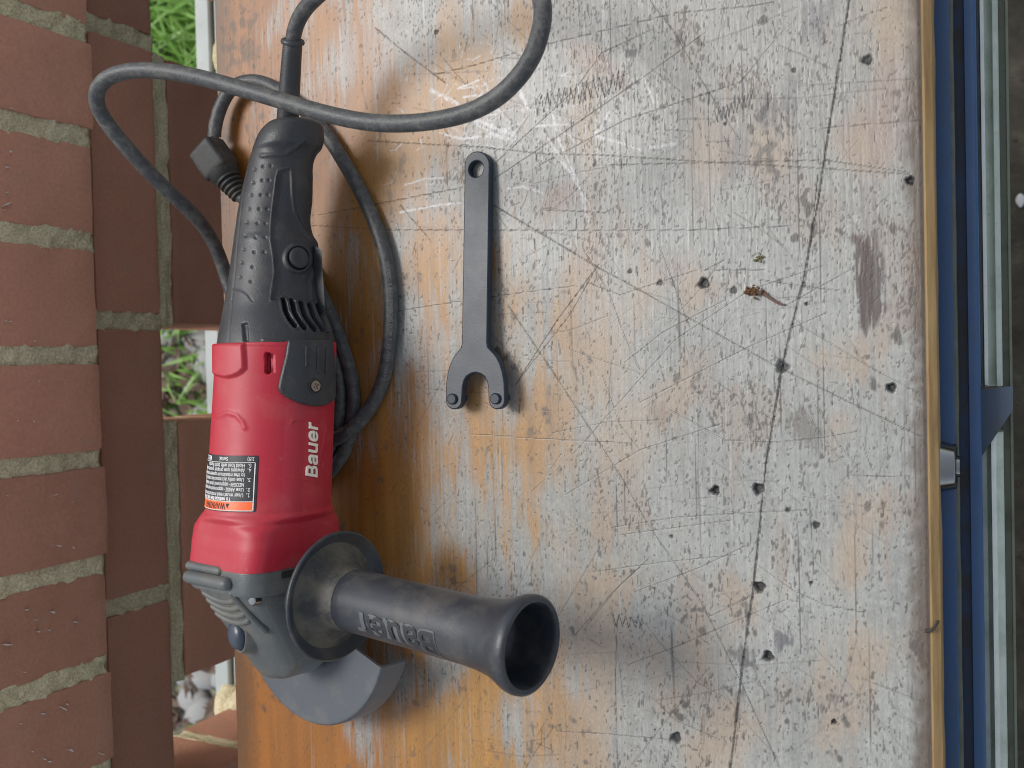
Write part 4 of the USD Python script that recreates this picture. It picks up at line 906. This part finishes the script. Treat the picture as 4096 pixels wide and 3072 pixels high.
# guard: half round plate with a skirt, open towards the rear right
GC = (0, YS + .0045)
def sector(r0, r1, a0, a1, m=72):
    t = np.radians(np.linspace(a0, a1, m)); return Polygon(np.vstack([np.c_[r1 * np.cos(t), r1 * np.sin(t)], np.c_[r0 * np.cos(t[::-1]), r0 * np.sin(t[::-1])]]))
A0, A1 = -205, -19
t = np.radians(np.linspace(A0, A1, 110)); GR = .0625
prof = [(.016, -.0300), (.030, -.0296), (GR - .003, -.0290), (GR - .0010, -.0294), (GR, -.0306), (GR + .0004, -.0340), (GR + .0008, -.0465), (GR + .0002, -.0475), (GR - .0010, -.0472), (GR - .0014, -.0340), (GR - .0022, -.0312), (GR - .004, -.0308), (.030, -.0312), (.016, -.0316)]
pr_ = np.array(prof); V = np.stack([pr_[:, None, 0] * np.cos(t), pr_[:, None, 0] * np.sin(t), np.broadcast_to(pr_[:, None, 1], (len(pr_), len(t)))], -1)
m_, n_ = V.shape[:2]; f = []
for i in range(m_):
    i2 = (i + 1) % m_
    for j in range(n_ - 1): f += [(i * n_ + j, i * n_ + j + 1, i2 * n_ + j + 1), (i * n_ + j, i2 * n_ + j + 1, i2 * n_ + j)]
tv, tf = trimesh.creation.triangulate_polygon(Polygon(pr_), engine='earcut')
def endcap(j, flip):
    b = len(VV[0]); P3 = np.stack([tv[:, 0] * math.cos(t[j]), tv[:, 0] * math.sin(t[j]), tv[:, 1]], -1); return P3
V = V.reshape(-1, 3); b = len(V)
for j in (0, len(t) - 1):
    V = np.vstack([V, np.stack([tv[:, 0] * math.cos(t[j]), tv[:, 0] * math.sin(t[j]), tv[:, 1]], -1)]); f += [tuple(r + b) for r in tf]; b = len(V)
gm = trimesh.Trimesh(V, f, process=False); gm.merge_vertices(); gm.fix_normals()
guard = obj('guard', Lm(gm, (GC[0], GC[1], 0)), GUARD, gr, smooth=38)
obj('guard_collar', Lm(rev([(.0225, -.024), (.0225, -.0330), (.0195, -.0340), (0, -.0340)], 48), (GC[0], GC[1], 0)), COPPER, guard, smooth=35)
sp2_ = obj('spindle', Lm(rev([(.0165, -.0335), (.0165, -.0375), (.0150, -.0385), (.0068, -.0385), (.0068, -.0440), (.0058, -.0452), (0, -.0452)], 40), (GC[0], GC[1], 0)), COPPER, gr, smooth=30)
for a in (-30, 25, 80):
    obj('collar_screw', Lm(rev([(.0030, -.030), (.0030, -.0325), (0, -.0325)], 16), (GC[0] + .026 * math.cos(math.radians(a)), GC[1] + .026 * math.sin(math.radians(a)), 0)), SCREW, guard, smooth=30)
# side handle
HD = .978 * e1 + np.array([0, -.052, 0]) - .015 * e3; HD /= np.linalg.norm(HD)
HO = Lp(.052, YS + .0275, -.004)
ha, hb, hd_ = frame(HD, (0, 1., 0))
GL = lambda P: [(r, z if z < .02 else .02 + (z - .02) * 1.10) for r, z in P]
sh = obj('side_handle', xf(rev(GL([(.0140, .010), (.0152, .0135), (.0157, .020), (.0156, .050), (.0158, .086), (.0163, .0945), (.0177, .1025), (.0200, .1082), (.0218, .1120), (.0223, .1145), (.0220, .1168), (.0209, .1176), (.0192, .1172), (.0184, .1158), (.0180, .110), (.0174, .1035), (.0164, .0985), (.0130, .0955), (0, .0950)]), 96), HO, ha, hb, hd_), BLACKB, gr, smooth=45)
obj('handle_flange', xf(rev([(.012, -.0035), (.0285, -.0025), (.0325, .0006), (.0334, .0020), (.0335, .0028), (.0331, .0034), (.0325, .0036), (.0312, .0026), (.0290, .0008), (.0268, -.0004), (.0240, .0006)], 96), HO, ha, hb, hd_), BLACKB, sh, smooth=45)
obj('handle_hub', xf(rev([(.0272, -.0002), (.0240, .0012), (.0205, .0038), (.0178, .0075), (.0163, .0110), (.0157, .0145), (.0145, .0150)], 80), HO, ha, hb, hd_), DUSTY, sh, smooth=50)
obj('hub_bolt', xf(rev([(.0095, -.016), (.0095, -.0015), (0, -.0015)], 24), HO, ha, hb, hd_), CHROME, sh, smooth=30)
GS_ = 1.10
# moulded name on the grip: sunk panels with raised strokes
def grip_pt(px, py, r=.0158):
    best = None
    tt, aa = np.meshgrid(np.linspace(.015, .118, 104), np.linspace(0, 2 * np.pi, 181)); Pp = HO + tt[..., None] * HD + r * (np.cos(aa)[..., None] * ha + np.sin(aa)[..., None] * hb)
    nn = np.cos(aa)[..., None] * ha + np.sin(aa)[..., None] * hb
    x, y = PJ(Pp); q = np.hypot(x - px, y - py) + 1e6 * (np.sum(nn * (C - Pp), -1) < 0); i = np.unravel_index(np.argmin(q), q.shape); return tt[i], aa[i]
tA, aA = grip_pt(1752, 2584); tB, aB = grip_pt(1424, 2500)
def gtext(s, t0, a0, height, h, depth, sx, m_, bold=True, shear=-.12):
    m = meshkit.text_mesh(s, height, depth, bold=bold); v, f = trimesh.remesh.subdivide_to_size(m.vertices, m.faces, .0022); m = trimesh.Trimesh(v, f, process=False)
    X = v[:, 0] * sx + shear * v[:, 1]; tt = t0 - X
    # letters stand upside down: their tops point down the picture
    aa = a0 + UPS * v[:, 1] / .0158; rr = .0158 + h + v[:, 2]
    m.vertices = HO + tt[:, None] * HD + rr[:, None] * (np.cos(aa)[:, None] * ha + np.sin(aa)[:, None] * hb); return m
t1, ax1 = grip_pt(1700, 2480); t2, ax2 = grip_pt(1685, 2560); UPS = 1. if math.sin(ax2 - ax1) > 0 else -1.
LINEM = plastic('worn_raised_strokes', (.075, .08, .085), .5, dust=(.2, .18, .15), dust_amt=.5, scale=90.)
SUNK = plastic('sunk_panel', (.013, .014, .016), .55, dust=(.1, .09, .07), dust_amt=.2, scale=90.)
ac = .5 * (aA + aB)
gw = meshkit.text_mesh('Bauer', .0132, .0003, bold=True).bounds; gx_ = (tA - tB) / (gw[1][0] - gw[0][0]) * .98
a_b = aA - UPS * .0064 / .0158
obj('brand_letters', gtext('Bauer', tA, a_b, .0132, -.0001, .00035, gx_, LINEM), LINEM, sh)
obj('brand_letters', gtext('Bauer', tA - .0006, a_b + UPS * .0007 / .0158, .0118, .00022, .00012, gx_, SUNK), SUNK, sh)

# power cord, strain relief, plug
CR = .0041
relief = obj('strain_relief', tube(spline([Z(1150, 500, .040), Z(1154, 430, .042), Z(1160, 330, .045), Z(1166, 240, .048), Z(1171, 172, .050)], 60), np.linspace(.0061, .0051, 60), 28), BLACK, gr, smooth=50)
rp = Z(1171, 168, .0502); rd = Z(1171, 150, .051) - Z(1171, 172, .050); a1, a2, a3 = frame(rd, (1., 0, 0))
obj('collar', xf(rev([(.0050, -.0012), (.0060, -.0010), (.0064, 0), (.0060, .0012), (.0046, .0018)], 36), rp, a1, a2, a3), BLACK, relief, smooth=50)
loop = spline([Z(1171, 172, .050), Z(1184, 105, .053), Z(1214, 45, .056), Z(1275, -20, .060), Z(1450, -150, .066), Z(1750, -230, .072), Z(2030, -170, .076), Z(2160, -20, .080), Z(2168, 90, .084), Z(2130, 220, .088), Z(2040, 345, .090), Z(1920, 430, .090), Z(1780, 475, .090), Z(1630, 493, .090), Z(1480, 489, .090), Z(1300, 454, .090), Z(1100, 395, .091), Z(900, 337, .093),
               Z(750, 300, .096), Z(600, 281, .099), Z(480, 292, .101), Z(405, 335, .101), Z(386, 400, .098), Z(420, 480, .092), Z(520, 605, .080), Z(650, 742, .060), Z(765, 850, .040), Z(840, 945, .022), Z(890, 1060, .010), Z(930, 1180, .006), Z(1000, 1300, .005), Z(1100, 1420, .0045)], 420)
cord = obj('power_cord', tube(loop, CR, 22), CORD, gr, smooth=60)
coil = spline([Z(858, 548, .010), Z(862, 500, .010), Z(884, 425, .009), Z(930, 352, .009), Z(1000, 325, .008), Z(1080, 342, .006), Z(1180, 410, .005), Z(1290, 520, .005), Z(1400, 690, .0043), Z(1482, 850, .0043), Z(1540, 1020, .0043), Z(1563, 1200, .0043), Z(1557, 1380, .0043), Z(1525, 1540, .0043), Z(1462, 1655, .0060), Z(1395, 1725, .0100), Z(1330, 1760, .0110), Z(1230, 1800, .007), Z(1120, 1860, .0045)], 320)
obj('cord_coil', tube(coil, CR, 22), CORD, cord, smooth=60)
o1 = spline([Z(1180, 1000, .0045), Z(1262, 1130, .0045), Z(1322, 1265, .0045), Z(1368, 1385, .0045), Z(1402, 1500, .0045), Z(1414, 1600, .0045), Z(1404, 1710, .0042), Z(1372, 1810, .0042), Z(1320, 1885, .0042), Z(1240, 1950, .0042)], 160)
obj('cord_coil', tube(o1, CR, 22), CORD, cord, smooth=60)
o2 = spline([Z(1200, 1120, .0045), Z(1275, 1240, .0045), Z(1325, 1370, .0045), Z(1358, 1500, .0048), Z(1366, 1610, .0050), Z(1352, 1720, .0048), Z(1315, 1820, .0044), Z(1250, 1900, .0042)], 140)
obj('cord_coil', tube(o2 + np.array([0, 0, .0016]), CR, 22), CORD, cord, smooth=60)
# print along the cord
def cord_text(s, P, s0, height, m_, side):
    seg = np.r_[0, np.cumsum(np.linalg.norm(np.diff(P, axis=0), axis=1))]
    tm = meshkit.text_mesh(s, height, .0001); v = np.array(tm.vertices); u = s0 - v[:, 0]
    c = np.stack([np.interp(u, seg, P[:, k]) for k in range(3)], -1); tg = np.stack([np.interp(u - 3e-4, seg, P[:, k]) for k in range(3)], -1) - np.stack([np.interp(u + 3e-4, seg, P[:, k]) for k in range(3)], -1)
    tg /= np.linalg.norm(tg, axis=1, keepdims=True); zz = np.array([0, 0, 1.]); sd_ = np.cross(zz, tg); sd_ /= np.linalg.norm(sd_, axis=1, keepdims=True); up_ = np.cross(tg, sd_)
    a = side + v[:, 1] / CR; rr = CR + .00004 + v[:, 2]
    tm.vertices = c + rr[:, None] * (np.cos(a)[:, None] * up_ + np.sin(a)[:, None] * sd_); return tm
PRINT = flat('faded_print', (.20, .19, .17), .6)
seg = np.r_[0, np.cumsum(np.linalg.norm(np.diff(coil, axis=0), axis=1))]
i0 = np.argmin(np.hypot(*(np.array(PJ(coil)) - np.array([[1535], [1520]])))); sT = seg[i0]
obj('cord_print', cord_text('(16AWG) 300V  FT-1  WUXI ZHONGHUI WIRE & CABLE CO', coil, sT, .0017, PRINT, -.85), PRINT, cord)
# plug
PLUG = plastic('plug_rubber', (.013, .013, .012), .6, dust=(.12, .10, .07), dust_amt=.5, scale=80.)
pc = Z(858, 640, .013); pd = Z(975, 815, .009) - Z(880, 680, .012); a1, a2, a3 = frame(pd, (0, 0, 1.))
bx_ = rbox(-.0095, .0095, -.0085, .0085, -.0110, .0105, .0028, 3); plug = obj('plug', xf(bx_, pc, a1, a2, a3), PLUG, cord, smooth=60)
obj('plug_shoulder', xf(rev([(.0098, .009), (.0092, .0125), (.0075, .0150), (0, .0155)], 32), pc, a1, a2, a3), PLUG, plug, smooth=45)
rr = []
for k in range(5):
    z0 = .0145 + k * .0030; r_ = .0078 - k * .0006
    rr += [(r_ - .0014, z0), (r_, z0 + .0006), (r_, z0 + .0018), (r_ - .0014, z0 + .0024)]
obj('ribbed_sleeve', xf(rev(rr + [(0, .0300)], 32), pc, a1, a2, a3), PLUG, plug, smooth=35)
pl_ = pc + a3 * .028
obj('cord_coil', tube(spline([pl_, pl_ + a3 * .008 + np.array([0, 0, -.001]), Z(1010, 880, .006), Z(1060, 980, .0045)], 40), CR * .95, 18), CORD, cord, smooth=60)
